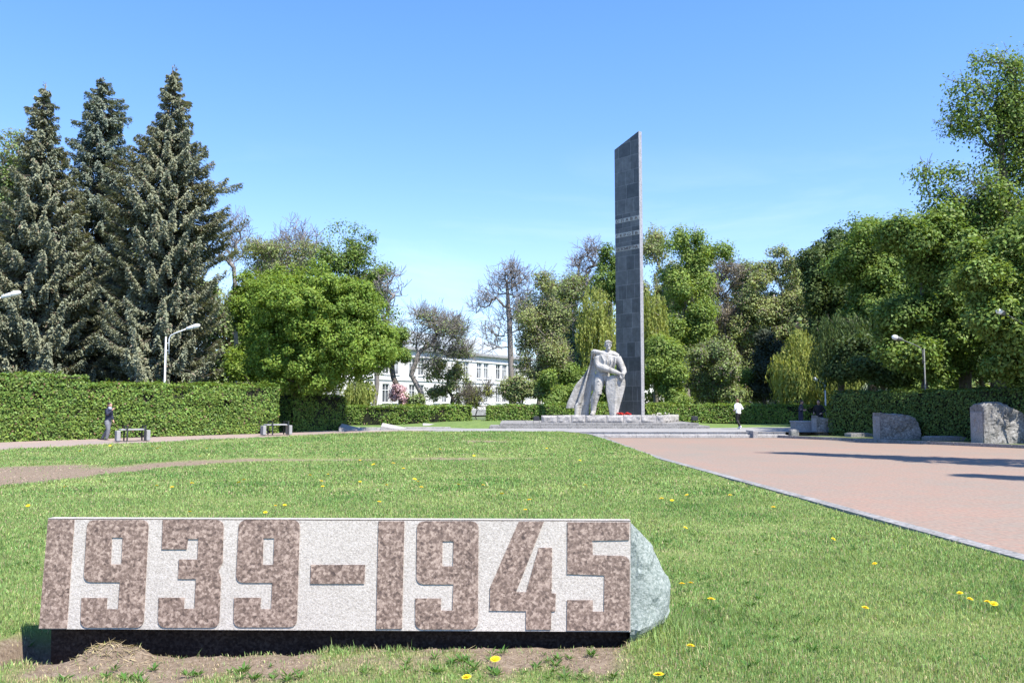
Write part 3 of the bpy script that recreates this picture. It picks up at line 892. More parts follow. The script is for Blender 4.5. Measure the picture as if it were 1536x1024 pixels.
# left hedges (front line runs from near-left to far-right, body to the left)
hedge('tallest clipped green hedge at the far left behind the path', hl(31.0), hl(37.2), 2.0, 2.95, 2.75, M['leaf_hedge'], seed=11, dens=760, leaf=.108)
hedge('lower clipped hedge behind the left bench, ending under the maples', hl(37.15), hl(42.3), 1.8, 2.42, 2.28, M['leaf_hedge'], seed=12, dens=760, leaf=.108)
p0 = at(440, 655, 44.6); p1 = at(529, 650, 47.5)
hedge('shaded rounded hedge end under the round maple', (p0.x, 44.3, .26), (p1.x - .2, 47.0, .28), 2.0, 2.0, 1.85, M['leaf_hedge'], seed=13, round_=.3)
# low hedge closing the terrace at the back
pa = at(500, 637, 58.5); pb2 = at(708, 634, 60)
hedge('long low hedge at the back left in front of the white building', (pa.x, 58.5, .3), (pb2.x, 60, .38), 1.6, 1.22, 1.2, M['leaf_hedge'], seed=14, dens=420, leaf=.12)
pc = at(729, 634, 60.3); pd = at(960, 632, 60.3)
hedge('low hedge behind the statue plinth', (pc.x, 60.3, .42), (pd.x, 60.3, .5), 1.6, 1.15, 1.12, M['leaf_hedge'], seed=15, dens=420, leaf=.12)
pe = at(962, 632, 60.4); pf = at(1246, 638, 60.4)
hedge('long low hedge at the back right behind the walker in white', (pe.x, 60.4, .45), (pf.x, 60.4, .3), 1.6, 1.2, 1.3, M['leaf_hedge'], seed=16, dens=420, leaf=.12)
# gap with a darker bush between the two back hedges
# right hedge: front foot line faces the plaza (body to the right), so A is far, B near
def hr(y): return (float(xhr(y)), y, .1)
A_, B_ = Vector(hr(30.0)), Vector(hr(44.6))
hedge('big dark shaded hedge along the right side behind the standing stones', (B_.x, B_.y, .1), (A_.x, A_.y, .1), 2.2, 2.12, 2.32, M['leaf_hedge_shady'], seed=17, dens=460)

# ------------------------------------------------------------------ trees
def grow(trunk, targets, seed=0, seg=.9, up=.35, pen=.9):
    """connects targets to the trunk polyline with branches; returns nodes, parents"""
    r2 = np.random.default_rng(seed)
    nodes = [np.array(p, float) for p in trunk]; par = [-1] + list(range(len(trunk) - 1))
    T = np.array(targets); tr = np.array(trunk)
    d0 = np.min(np.linalg.norm(T[:, None] - tr[None], axis=2), axis=1)
    cap = len(nodes) + len(T) * 12
    A = np.zeros((cap, 3)); A[:len(nodes)] = nodes; n = len(nodes)
    zmin = trunk[max(1, len(trunk) // 4)][2]
    ends = []
    for ti in np.argsort(d0):
        t = T[ti]
        dv = t - A[:n]; dist = np.linalg.norm(dv, axis=1)
        cost = dist + pen * np.clip(-(dv[:, 2] - .35 * dist), 0, None) + 50 * (A[:n, 2] < zmin)
        k = int(np.argmin(cost)); s = A[k].copy(); D = dist[k]
        m = int(min(9, max(1, round(D / seg))))
        pr = k
        for j in range(1, m + 1):
            f = j / m
            p = s + (t - s) * f
            p[2] += up * D * .25 * math.sin(math.pi * f) * .5
            if j < m: p += r2.normal(0, .035 * D / m + .012, 3)
            A[n] = p; par.append(pr); pr = n; n += 1
        ends.append(pr)
    return A[:n], par, ends

def limb_mesh(nodes, par, r_tip, r_base, expo=1.85, sides=7):
    n = len(nodes); ch = [[] for _ in range(n)]
    for i, p in enumerate(par):
        if p >= 0: ch[p].append(i)
    rad = np.zeros(n)
    for i in range(n - 1, -1, -1):
        if not ch[i]: rad[i] = 1.0
        else: rad[i] = sum(rad[c] ** expo for c in ch[i]) ** (1 / expo)
    rad = r_tip + (rad - 1) / max(rad[0] - 1, 1e-6) * (r_base - r_tip)
    rad[0] *= 1.25
    V = []; F = []
    stack = [(0, -1)]
    while stack:
        s, p = stack.pop()
        chain = ([p] if p >= 0 else []) + [s]
        first_r = rad[s]
        c = s
        while ch[c]:
            q = sorted(ch[c], key=lambda i: -rad[i])
            for o in q[1:]: stack.append((o, c))
            c = q[0]; chain.append(c)
        pts = nodes[chain]; rr = rad[chain].copy()
        if p >= 0: rr[0] = first_r
        k = sides if rr[0] > .09 else (5 if rr[0] > .04 else 3)
        if len(pts) < 2: continue
        tg = np.gradient(pts, axis=0); tg = unit(tg)
        ref = np.array([.3, .2, .93]) if abs(tg[0, 2]) < .85 else np.array([1., .1, 0])
        U = unit(np.cross(tg, ref)); W = np.cross(tg, U)
        an = np.arange(k) * 2 * math.pi / k
        ring = pts[:, None] + (U[:, None] * np.cos(an)[None, :, None] + W[:, None] * np.sin(an)[None, :, None]) * rr[:, None, None]
        n0 = len(V); V += ring.reshape(-1, 3).tolist()
        for i in range(len(pts) - 1):
            for j in range(k):
                a = n0 + i * k + j; b2 = n0 + i * k + (j + 1) % k
                F.append((a, b2, b2 + k, a + k))
    return V, F

def lobe_points(lobes, Y, n, r2, depth=1.0, shell=2.4):
    """lobes in photo pixels, placed round depth Y"""
    C = []; Rr = []
    for lb in lobes:
        px, py, rx, ry = lb[:4]
        dy = lb[4] if len(lb) > 4 else 0.0
        p = at(px, py, Y); s = mpp(Y)
        C.append((p.x, Y + dy, p.z)); Rr.append((rx * s, max(rx, ry * .8) * s * .85 * depth, ry * s))
    C = np.array(C); Rr = np.array(Rr)
    w = (Rr[:, 0] * Rr[:, 1] * Rr[:, 2]) ** .72; w /= w.sum()
    pts = []; outw = []
    idx = r2.choice(len(C), n, p=w)
    d = unit(r2.normal(size=(n, 3)))
    rad = r2.random(n) ** (1 / shell) * np.where(r2.random(n) < .16, r2.uniform(1, 1.32, n), 1)
    return C[idx] + d * rad[:, None] * Rr[idx], d, C

def leaf_cloud(cen, out, cr, per, leaf, r2, flat=.85, asp=.62, droop=.25, holes=0.0):
    n = len(cen); k = int(per)
    c = np.repeat(cen, k, 0); o = np.repeat(out, k, 0)
    crr = np.repeat(cr * r2.uniform(.55, 1.35, n), k)
    d = unit(r2.normal(size=(n * k, 3))) * (r2.random(n * k) ** .45)[:, None] * crr[:, None]
    d[:, 2] *= flat
    p = c + d
    nn = unit(o * .55 + unit(d) * .5 + np.array([0, 0, .55]) + r2.normal(0, .45, (n * k, 3)))
    D = r2.normal(0, .7, (n * k, 3)) + o * .3 + np.array([0, 0, -droop]); D -= nn * (D * nn).sum(1, keepdims=True)
    l = leaf * r2.uniform(.6, 1.4, n * k)
    return cards(p, D, nn, l, l * asp, .2)

CLM, CRM, PRM = 5.0, .78, .40
def tree(label, base, Y, lobes, clumps, cr, per, leaf, mat, bark='bark', tr=.22, top=.75, seed=1, twigs=0, cat='tree', name='deciduous_tree', group='trees round the memorial lawn', bend=0, depth=1.0, shell=2.4, tip=.012, zbase=0.0, stems=None, droop=.25, trunk_px=None, twig_len=.9, lsc=1.0, sub=1):
    r2 = np.random.default_rng(seed)
    lobes = [(l[0], l[1], l[2] * lsc, l[3] * lsc) + tuple(l[4:]) for l in lobes]
    if per and sub:
        nl = []
        for l in lobes:
            k = int(np.clip(l[2] * l[3] / 130, 3, 11))
            for _ in range(k):
                a = r2.uniform(0, 6.283); q = math.sqrt(r2.random()) * .86
                f = r2.uniform(.30, .52)
                nl.append((l[0] + math.cos(a) * q * l[2], l[1] + math.sin(a) * q * l[3], max(6, l[2] * f * r2.uniform(.9, 1.4)), max(5, l[3] * f * r2.uniform(.8, 1.25)), (l[4] if len(l) > 4 else 0) + r2.normal(0, .45) * l[2] * mpp(Y)))
        lobes = lobes + nl if sub == 2 else nl
    clumps = int(clumps * (CLM if per else 1.7)); cr = cr * CRM; per = int(per * PRM); leaf = leaf * .78
    pts, out, C = lobe_points(lobes, Y, clumps, r2, depth, shell)
    zt = C[:, 2].max(); cxm = float(np.average(C[:, 0]))
    B = at(base[0], base[1], Y); B.z = zbase
    root = thing(name, label, cat, B, group)
    if trunk_px:
        trunk = [(B.x, B.y, B.z)] + [tuple(at(px, py, Y)) for px, py in trunk_px]
        tt = []
        for a, b2 in zip(trunk[:-1], trunk[1:]):
            for f in (0, .33, .66): tt.append(tuple(np.array(a) * (1 - f) + np.array(b2) * f))
        trunk = tt + [trunk[-1]]
    else:
        H = (zt - zbase) * top
        trunk = []
        for f in np.linspace(0, 1, 9):
            w = f ** 1.4
            trunk.append((B.x + (cxm - B.x) * w + r2.normal(0, .06) * (f > 0) + bend * math.sin(f * 3.1), B.y + r2.normal(0, .06) * (f > 0), zbase - .1 * (f == 0) + H * f))
    tz = trunk[-1][2]
    keep = pts[:, 2] > zbase + .25
    pts = pts[keep]; out = out[keep]
    pick = r2.permutation(len(pts))[:480]
    nodes, par, ends = grow(trunk, pts[pick], seed)
    if twigs:
        outs = out[pick]
        ex = []; pr = list(par); extra = []
        n = len(nodes)
        for i, e in enumerate(ends):
            p = nodes[e]; o = outs[i]
            bd = unit(p - nodes[pr[e]])
            for _ in range(twigs):
                d = unit(bd * .7 + o * .4 + r2.normal(0, .55, 3) + np.array([0, 0, .35]))
                l = twig_len * r2.uniform(.5, 1.3)
                mid = p + d * l * .5 + r2.normal(0, .05, 3)
                extra += [mid, p + d * l + r2.normal(0, .08, 3)]
                pr += [e, n + len(extra) - 2]
        nodes = np.concatenate([nodes, np.array(extra)]); par = pr
    V, F = limb_mesh(nodes, par, tip, tr)
    add('trunk', V, F, M[bark], root, smooth=True)
    if per:
        Vv = leaf_cloud(pts, out, cr, per, leaf, r2, droop=droop)
        add_np('crown', Vv, 4, M[mat], root)
    return root

def willow(label, base, Y, lobes, strands, length, leaf, mat, seed=1, bark='bark', tr=.2, per=26, zmin=.5, name='weeping_willow', group='trees round the memorial lawn', zbase=0.0):
    r2 = np.random.default_rng(seed)
    pts, out, C = lobe_points(lobes, Y, strands, r2, 1.0, 3.0)
    B = at(base[0], base[1], Y); B.z = zbase
    root = thing(name, label, 'tree', B, group)
    trunk = [(B.x + r2.normal(0, .05), B.y, zbase + (C[:, 2].max() - zbase) * .85 * f) for f in np.linspace(0, 1, 7)]
    sel = r2.choice(len(pts), min(90, len(pts)), replace=False)
    nodes, par, ends = grow(trunk, pts[sel], seed)
    V, F = limb_mesh(nodes, par, .01, tr)
    add('trunk', V, F, M[bark], root, smooth=True)
    Vs = []
    k = per
    ln = length * r2.uniform(.4, 1.25, len(pts))
    ln = np.minimum(ln, np.maximum(pts[:, 2] - zmin, .2))
    f = np.tile(np.linspace(0, 1, k), len(pts)); c = np.repeat(pts, k, 0); L = np.repeat(ln, k)
    sw = np.repeat(r2.normal(0, .16, (len(pts), 2)), k, 0)
    p = c.copy(); p[:, 2] -= f * L; p[:, 0] += sw[:, 0] * f * L * .5; p[:, 1] += sw[:, 1] * f * L * .5
    o = np.repeat(out, k, 0)
    p[:, :2] += o[:, :2] * (np.sqrt(f) * .35)[:, None]
    p += r2.normal(0, .05, p.shape)
    D = r2.normal(0, .3, p.shape) + np.array([0, 0, -1.0])
    nn = unit(o + r2.normal(0, .6, p.shape) + np.array([0, 0, .3]))
    l = leaf * r2.uniform(.6, 1.4, len(p))
    Vs.append(cards(p, D, nn, l, l * .3, .15))
    add_np('crown', np.concatenate(Vs), 4, M[mat], root)
    return root

def spruce(label, px, py_top, Y, prof, mat, seed, zbase=0.1, lean=0.0, density=1.0, group='three old spruces behind the left hedge'):
    """prof: [(height fraction from top, half width m)]"""
    r2 = np.random.default_rng(seed)
    top = at(px, py_top, Y); H = top.z - zbase
    root = thing('spruce_tree', label, 'spruce', (top.x, Y, zbase), group)
    mb = MB()
    zz = np.linspace(0, 1, 14)
    wob = r2.normal(0, .06, (14, 2)); wob[0] = 0
    tx = lambda f: top.x + lean * (f - 1)
    axis = [(tx(f) + wob[i, 0], Y + wob[i, 1], zbase + H * f) for i, f in enumerate(zz)]
    mb.tube(axis, [.34 * (1 - f) + .018 for f in zz], 8)
    Cs = []
    # branches
    ax = np.array(axis)
    z = zbase + 1.0
    fr = [p_[0] for p_ in prof]; wd = [p_[1] for p_ in prof]
    az0 = 0
    lf = lambda a, h: 1 + .12 * math.sin(a * 2 + seed + h * .5) + .10 * math.sin(a * 3 + h * .9 + seed * 2)
    while z < zbase + H - .25:
        f = (zbase + H - z) / H
        wz = float(np.interp(f, fr, wd))
        nb = int(max(4, min(15, 5 + wz * 2.6)) * density)
        for b2 in range(nb):
            a = az0 + 6.283 * b2 / nb + r2.normal(0, .22)
            L = wz * lf(a, z) * r2.uniform(.62, 1.12)
            if r2.random() < .10: L *= 1.18
            L = max(L, .25)
            zz_ = z + r2.normal(0, .12)
            h = np.array([math.cos(a), math.sin(a), 0]); sd_ = np.array([-math.sin(a), math.cos(a), 0])
            fz = np.clip((zz_ - zbase) / H, 0, 1)
            o = np.array([np.interp(fz, zz, ax[:, 0]), np.interp(fz, zz, ax[:, 1]), zz_])
            dr = (.14 + .44 * min(1, f * 1.8)) * r2.uniform(.6, 1.3)
            def bp(t):
                return o + h * (L * t)[:, None] + np.array([0, 0, 1.0]) * ((-dr * L * np.sin(t * 2.2) * .9 + .30 * dr * L * np.clip(t - .6, 0, 1) * 2.4))[:, None]
            ts = np.array([0, .35, .7, 1.0]); mb.tube(bp(ts).tolist(), [.028 + .006 * L, .022, .014, .006], 4, cap=False)
            m = int(40 + 115 * L)
            t = r2.uniform(.18 if L > 1 else .05, 1.03, m) ** .8
            wid = .10 + .30 * L * .42 * np.clip(1 - t, 0, 1) ** .7
            q = r2.uniform(-1, 1, m)
            p = bp(t) + sd_ * (q * wid)[:, None]
            p[:, 2] -= np.abs(r2.normal(0, .17, m)) * (1 if L > .8 else .4) + np.abs(q) * .12
            up_ = r2.random(m) < .25
            D = h * .75 + sd_ * (q * .8)[:, None] + r2.normal(0, .28, (m, 3)) + np.array([0, 0, -.55])
            D[up_, 2] += .7
            nn = unit(np.array([0, 0, .55]) + h * .75 + r2.normal(0, .25, (m, 3)))
            l = r2.uniform(.11, .26, m) * (1 if L > .8 else .8)
            Cs.append(cards(p, D, nn, l, l * r2.uniform(.30, .48, m), .3))
        az0 += 1.9
        z += r2.uniform(.26, .40)
    # leader
    n = 40
    t = r2.uniform(0, 1, n); a = r2.uniform(0, 6.28, n)
    p = np.stack([tx(1) + 0 * t, Y + 0 * t, zbase + H - 1.5 * t], 1)
    D = np.stack([np.cos(a), np.sin(a), r2.uniform(-.3, .9, n)], 1)
    l = .16 + .3 * t
    Cs.append(cards(p + D * l[:, None] * .4, D, r2.normal(0, 1, (n, 3)), l, l * .35, .2))
    mb.build('trunk', M['bark'], root, smooth=True)
    add_np('crown', np.concatenate(Cs), 4, M[mat], root)
    return root

spruce('old spruce at the far left, drab brown-green with a thin crooked tip', 66, 124, 45.5, [(0, .15), (.06, .75), (.13, .9), (.2, 1.35), (.35, 2.5), (.55, 3.5), (.8, 4.3), (1, 4.6)], 'leaf_spruce', 3)
spruce('middle spruce of the three, narrow and blue-grey', 155, 116, 50, [(0, .2), (.07, 1.1), (.15, 1.35), (.25, 1.7), (.45, 2.2), (.7, 2.7), (1, 3.1)], 'leaf_spruce_blue', 4)
spruce('right spruce of the three, tallest and widest with drooping shaggy branches', 263, 99, 46.5, [(0, .2), (.08, .9), (.16, 1.3), (.24, 2.3), (.33, 3.2), (.5, 2.9), (.7, 3.0), (1, 3.1)], 'leaf_spruce', 7, lean=.5)

G_BACK = 'background trees behind the terrace'
# --- maples
tree('big dense round bright green maple by the left path', (437, 645), 45.0, [(470, 465, 88, 58), (505, 520, 88, 50), (435, 520, 62, 55), (558, 515, 46, 36), (425, 455, 48, 42), (530, 480, 55, 50), (460, 560, 70, 32)], 460, .52, 260, .165, 'leaf_maple', tr=.24, top=.72, seed=21, zbase=.2, name='maple_tree', shell=4.5, depth=1.1, sub=2)
tree('smaller bright green maple squeezed between the right spruce and the round maple', (388, 640), 51.5, [(385, 455, 34, 48), (384, 520, 40, 45), (392, 572, 36, 30)], 120, .6, 230, .19, 'leaf_maple', tr=.16, top=.7, seed=22, zbase=.2, name='maple_tree', shell=4)
# --- left background
tree('pale green tree showing behind the far left spruce', (0, 610), 72, [(8, 262, 48, 52), (0, 330, 45, 60), (30, 400, 40, 70)], 150, 1.1, 120, .28, 'leaf_grey', seed=23, tr=.3)
tree('light green tree showing low between the middle and right spruces', (196, 610), 60, [(198, 470, 26, 55), (196, 545, 30, 40)], 80, .7, 120, .22, 'leaf_fresh', seed=24, tr=.15)
tree('tall open tree with tufts of green leaves and a mistletoe ball above the maple', (540, 610), 76,
     [(505, 340, 15, 13), (548, 345, 17, 12), (537, 383, 24, 13), (572, 400, 22, 10), (547, 417, 18, 12), (495, 362, 13, 12), (524, 396, 22, 14), (551, 450, 20, 14), (560, 470, 22, 18), (510, 420, 28, 20), (480, 400, 22, 20), (535, 500, 30, 25), (520, 375, 16, 20), (556, 430, 24, 20), (535, 440, 30, 30)],
     200, 1.1, 80, .26, 'leaf_mid', bark='bark_pale', seed=25, tr=.3, top=.9, twigs=2, shell=1.6, lsc=1.25)
tree('half bare olive tree behind the round maple, next to the right spruce', (400, 610), 84, [(395, 378, 40, 24), (428, 390, 36, 30), (365, 372, 22, 24), (455, 385, 30, 32), (400, 440, 60, 40)], 210, .9, 42, .25, 'leaf_olive', bark='bark_twig', seed=26, tr=.3, twigs=3, tip=.016)
tree('bare upright tree rising above the maple', (442, 610), 88, [(442, 362, 28, 38), (425, 375, 22, 28), (462, 370, 20, 30)], 150, .5, 0, .2, None, bark='bark_twig', seed=27, tr=.26, twigs=3, top=.8, name='bare_tree', tip=.018)
tree('bare tree tip just right of the tallest spruce', (357, 610), 88, [(358, 345, 18, 32), (345, 380, 20, 25)], 90, .5, 0, .2, None, bark='bark_twig', seed=28, tr=.22, twigs=3, top=.8, name='bare_tree', tip=.018)
tree('bare tree with drooping side boughs right of the round maple', (560, 610), 74, [(585, 430, 22, 26), (580, 470, 20, 20), (570, 500, 22, 22)], 70, .5, 0, .2, None, bark='bark_twig', seed=29, tr=.22, twigs=3, name='bare_tree', tip=.018)
# --- in front of the white building
tree('leaning trunk tree with a small green crown beside the round maple', (606, 612), 63, [(588, 505, 24, 16), (604, 530, 16, 13), (575, 535, 20, 16)], 60, .55, 130, .2, 'leaf_mid', seed=30, tr=.2, trunk_px=[(600, 588), (590, 566), (585, 530)], name='leaning_tree')
tree('half bare fruit tree with a brushy crown and dark leaning trunk before the white building', (641, 612), 65, [(645, 492, 38, 26), (690, 505, 28, 26), (610, 500, 24, 22), (660, 525, 40, 20), (640, 545, 22, 18)], 260, .5, 12, .16, 'leaf_grey', bark='bark_twig', seed=31, tr=.19, twigs=4, trunk_px=[(632, 590), (617, 562), (628, 530)], tip=.013, name='fruit_tree', twig_len=1.0)
tree('ragged dark evergreen in front of the white building', (685, 612), 67, [(672, 560, 20, 26), (694, 588, 22, 20), (660, 590, 16, 16), (650, 556, 14, 16)], 60, .6, 50, .22, 'leaf_olive', seed=32, tr=.14, name='evergreen_tree')
tree('tall bare tree with a forked grey trunk right of the white building', (768, 612), 76, [(757, 415, 26, 26), (775, 420, 22, 28), (735, 445, 22, 20), (712, 460, 14, 10), (790, 460, 18, 30), (740, 500, 20, 26), (770, 470, 25, 30)], 260, .5, 0, .2, None, bark='bark_twig', seed=33, tr=.25, twigs=4, trunk_px=[(766, 540), (764, 480), (760, 420)], name='bare_tree', tip=.016)
tree('olive brown half leafed tree with a slender pale trunk left of the statue', (809, 612), 66, [(812, 432, 20, 26), (800, 482, 32, 36), (832, 500, 30, 45), (802, 540, 30, 28), (838, 455, 18, 26), (785, 520, 22, 30)], 300, .7, 46, .19, 'leaf_olive', bark='bark_pale', seed=34, tr=.17, top=.92, twigs=2, tip=.012)
tree('dark rounded bush at the foot of the tall bare tree', (778, 612), 64, [(782, 578, 22, 24), (800, 592, 20, 16)], 70, .6, 100, .19, 'leaf_olive', seed=35, tr=.06, cat='shrub', name='shrub', group='shrubs behind the low hedge')
tree('mid green bush between the slender tree and the statue cape', (832, 612), 63.5, [(832, 582, 24, 24), (850, 592, 18, 16)], 70, .6, 100, .2, 'leaf_fresh', seed=36, tr=.06, cat='shrub', name='shrub', group='shrubs behind the low hedge')
willow('pale weeping shrub by the end of the shaded hedge', (540, 612), 62, [(538, 578, 24, 12), (528, 590, 18, 10)], 170, 1.5, .22, 'leaf_yellow', 37, tr=.06, name='weeping_shrub', group='shrubs behind the low hedge')
tree('pink blossoming bush in front of the white building', (596, 613), 63, [(596, 592, 11, 15), (604, 600, 8, 10)], 40, .38, 75, .15, 'blossom_pink', seed=38, tr=.04, cat='shrub', name='blossom_shrub', group='shrubs behind the low hedge')
tree('small green bush right of the pink blossom', (620, 613), 63, [(618, 598, 16, 13), (628, 604, 12, 9)], 36, .45, 90, .18, 'leaf_grey', seed=39, tr=.04, cat='shrub', name='shrub', group='shrubs behind the low hedge')
tree('low dark bush left of the leaning trunk', (556, 613), 63.5, [(552, 600, 16, 10)], 26, .4, 90, .17, 'leaf_mid', seed=40, tr=.04, cat='shrub', name='shrub', group='shrubs behind the low hedge')
tree('thin pale sapling bush before the right windows of the white building', (718, 613), 64, [(716, 592, 20, 20)], 34, .4, 22, .18, 'leaf_yellow', seed=41, tr=.04, twigs=3, cat='shrub', name='shrub', group='shrubs behind the low hedge')
# --- behind the obelisk
tree('bare violet-grey tree left of the obelisk', (880, 610), 90, [(888, 382, 20, 24), (866, 398, 14, 16), (878, 430, 24, 24)], 170, .5, 0, .2, None, bark='bark_twig', seed=42, tr=.3, twigs=4, name='bare_tree', tip=.016)
tree('dark leafed tree touching the left edge of the obelisk', (915, 610), 84, [(910, 383, 14, 20), (900, 412, 16, 18), (925, 400, 16, 40), (915, 450, 25, 40)], 110, .8, 90, .26, 'leaf_mid', seed=43, tr=.28)
willow('yellow green weeping birch left of the obelisk', (903, 610), 72, [(895, 455, 22, 32), (905, 500, 22, 34), (880, 480, 14, 30), (910, 540, 24, 20)], 420, 2.6, .26, 'leaf_yellow', 44, bark='bark_pale', tr=.18, name='weeping_birch')
tree('grey green tree behind the statue head', (865, 610), 88, [(858, 450, 28, 36), (868, 510, 34, 46), (845, 540, 30, 40), (880, 570, 34, 30)], 190, 1.0, 85, .27, 'leaf_grey', bark='bark_twig', seed=45, tr=.28, twigs=2, tip=.014)
tree('dark green shrub mass low behind the statue', (870, 612), 68, [(862, 575, 24, 26), (895, 580, 24, 26), (925, 575, 20, 30)], 130, .7, 100, .22, 'leaf_mid', seed=46, tr=.1, cat='shrub', name='shrub', group='shrubs behind the low hedge')
tree('olive brown tall tree at the right edge of the obelisk', (984, 610), 88, [(985, 385, 26, 36), (975, 440, 20, 40), (1000, 430, 26, 40), (975, 500, 30, 50)], 210, .9, 75, .25, 'leaf_olive', bark='bark_twig', seed=47, tr=.3, twigs=1)
tree('tall vivid green tree with an airy tufted top right of the obelisk', (1034, 610), 75, [(1031, 354, 15, 12), (1045, 362, 14, 12), (1083, 376, 14, 7), (1008, 378, 16, 10), (1040, 384, 22, 13), (1062, 384, 16, 9), (1026, 412, 22, 17), (1044, 422, 17, 16), (1030, 445, 20, 17), (1036, 475, 22, 16), (1022, 495, 24, 22), (1050, 450, 14, 30)], 190, 1.1, 110, .26, 'leaf_fresh', bark='bark_pale', seed=48, tr=.26, top=.9, trunk_px=[(1022, 490), (1030, 440), (1034, 370)], shell=1.6, lsc=1.3, twigs=1)
tree('brownish half leafed tree with a dome of fine twigs', (1086, 610), 82, [(1080, 420, 38, 28), (1096, 465, 36, 34), (1062, 470, 22, 32), (1100, 520, 34, 36)], 330, .6, 26, .2, 'leaf_brown', bark='bark_twig', seed=49, tr=.3, twigs=4, tip=.014)
tree('olive green tall tree between the brownish tree and the dark chestnut', (1158, 610), 80, [(1162, 392, 28, 17), (1140, 410, 24, 24), (1180, 420, 28, 34), (1150, 450, 38, 36), (1130, 480, 30, 34), (1190, 480, 28, 44), (1165, 520, 36, 36)], 330, .8, 72, .24, 'leaf_olive', bark='bark_pale', seed=50, tr=.3, twigs=1)
willow('yellow green birch with hanging twigs right of the obelisk', (985, 610), 69, [(980, 452, 18, 18), (985, 490, 18, 22), (992, 520, 22, 24)], 300, 2.2, .26, 'leaf_yellow', 51, bark='bark_pale', tr=.16, name='weeping_birch')
tree('light green bushy tree right of the obelisk foot', (1000, 612), 66, [(1000, 528, 28, 30), (985, 565, 26, 28), (1015, 570, 30, 30), (1005, 595, 34, 14)], 220, .7, 105, .21, 'leaf_fresh', seed=52, tr=.14)
tree('light green bushy tree in the middle of the right back hedge', (1066, 612), 67, [(1060, 545, 34, 28), (1078, 575, 36, 28), (1044, 590, 28, 18), (1085, 530, 22, 30)], 220, .7, 95, .21, 'leaf_grey', seed=53, tr=.14)
tree('dark narrow tree behind the walker in white', (1146, 612), 71, [(1142, 560, 20, 34), (1150, 520, 20, 30), (1158, 585, 14, 20)], 120, .7, 90, .22, 'leaf_evergreen', seed=54, tr=.2, top=.9, trunk_px=[(1145, 590), (1146, 540)], name='dark_tree')
willow('bright yellow green weeping willow behind the standing couple', (1193, 612), 62.3, [(1202, 515, 22, 24), (1188, 545, 30, 26), (1208, 550, 22, 30)], 620, 2.4, .26, 'leaf_yellow', 55, tr=.2)
willow('low yellow green weeping willow behind the end of the dark right hedge', (1262, 612), 62, [(1262, 572, 32, 14), (1288, 578, 22, 10)], 330, 1.4, .24, 'leaf_yellow', 56, tr=.16)
tree('light olive tree filling the gap between the brownish and the olive green trees', (1118, 610), 90, [(1116, 410, 26, 30), (1122, 460, 34, 40), (1110, 520, 36, 44), (1130, 570, 34, 30)], 230, 1.0, 100, .28, 'leaf_grey', seed=201, tr=.28, bark='bark_pale')
tree('fresh green tree filling the gap before the dark chestnut', (1214, 610), 86, [(1212, 420, 20, 34), (1206, 470, 24, 44), (1216, 530, 24, 44), (1220, 580, 24, 22)], 190, 1.0, 100, .27, 'leaf_fresh', seed=202, tr=.28)
tree('grey green tree behind the vivid green tufted tree', (1056, 610), 92, [(1060, 400, 28, 24), (1050, 450, 30, 44), (1058, 510, 34, 44), (1050, 570, 30, 30)], 210, 1.0, 100, .28, 'leaf_olive', seed=203, tr=.28, bark='bark_twig')
tree('pale green tree behind the slender olive brown tree', (836, 610), 92, [(840, 440, 24, 34), (828, 490, 26, 44), (842, 545, 30, 40)], 170, 1.0, 80, .28, 'leaf_grey', seed=204, tr=.26, bark='bark_twig', twigs=1)
tree('pale green undergrowth tree low behind the right back hedge', (1096, 612), 72, [(1100, 585, 34, 22), (1120, 570, 20, 24)], 110, .8, 100, .22, 'leaf_fresh', seed=205, tr=.1)
# --- big dark trees on the right
G_R = 'big trees along the right side'
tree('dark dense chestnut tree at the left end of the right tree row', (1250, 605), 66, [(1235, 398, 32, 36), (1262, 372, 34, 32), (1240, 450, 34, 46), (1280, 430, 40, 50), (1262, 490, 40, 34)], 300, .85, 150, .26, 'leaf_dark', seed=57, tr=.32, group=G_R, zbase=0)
tree('broad bright topped chestnut in the middle of the right tree row', (1306, 600), 55, [(1308, 352, 38, 34), (1340, 372, 38, 40), (1290, 400, 36, 36), (1345, 420, 48, 50), (1310, 470, 50, 44), (1352, 490, 40, 36)], 330, .8, 150, .24, 'leaf_mid', seed=58, tr=.34, group=G_R)
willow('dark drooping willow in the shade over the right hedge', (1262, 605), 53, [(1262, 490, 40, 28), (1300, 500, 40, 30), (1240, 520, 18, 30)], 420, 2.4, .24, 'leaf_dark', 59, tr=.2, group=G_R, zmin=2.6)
tree('thin trunked dark tree behind the hedge with two slim lamp posts beside it', (1386, 600), 42.5, [(1388, 372, 34, 34), (1342, 352, 38, 32, -1.5), (1390, 545, 40, 22), (1400, 350, 36, 34, -1.0), (1400, 430, 50, 44), (1370, 480, 44, 34), (1420, 500, 44, 34), (1360, 530, 40, 20)], 300, .75, 150, .22, 'leaf_mid', seed=60, tr=.2, group=G_R)
tree('thick trunked spreading tree at the right behind the tall boulder', (1446, 592), 43.8, [(1440, 352, 36, 44), (1465, 400, 44, 50), (1430, 450, 50, 44), (1480, 470, 50, 44), (1450, 510, 60, 28), (1410, 520, 34, 24), (1440, 548, 46, 18), (1475, 540, 40, 20)], 340, .72, 150, .21, 'leaf_mid', seed=61, tr=.3, group=G_R, depth=1.0)
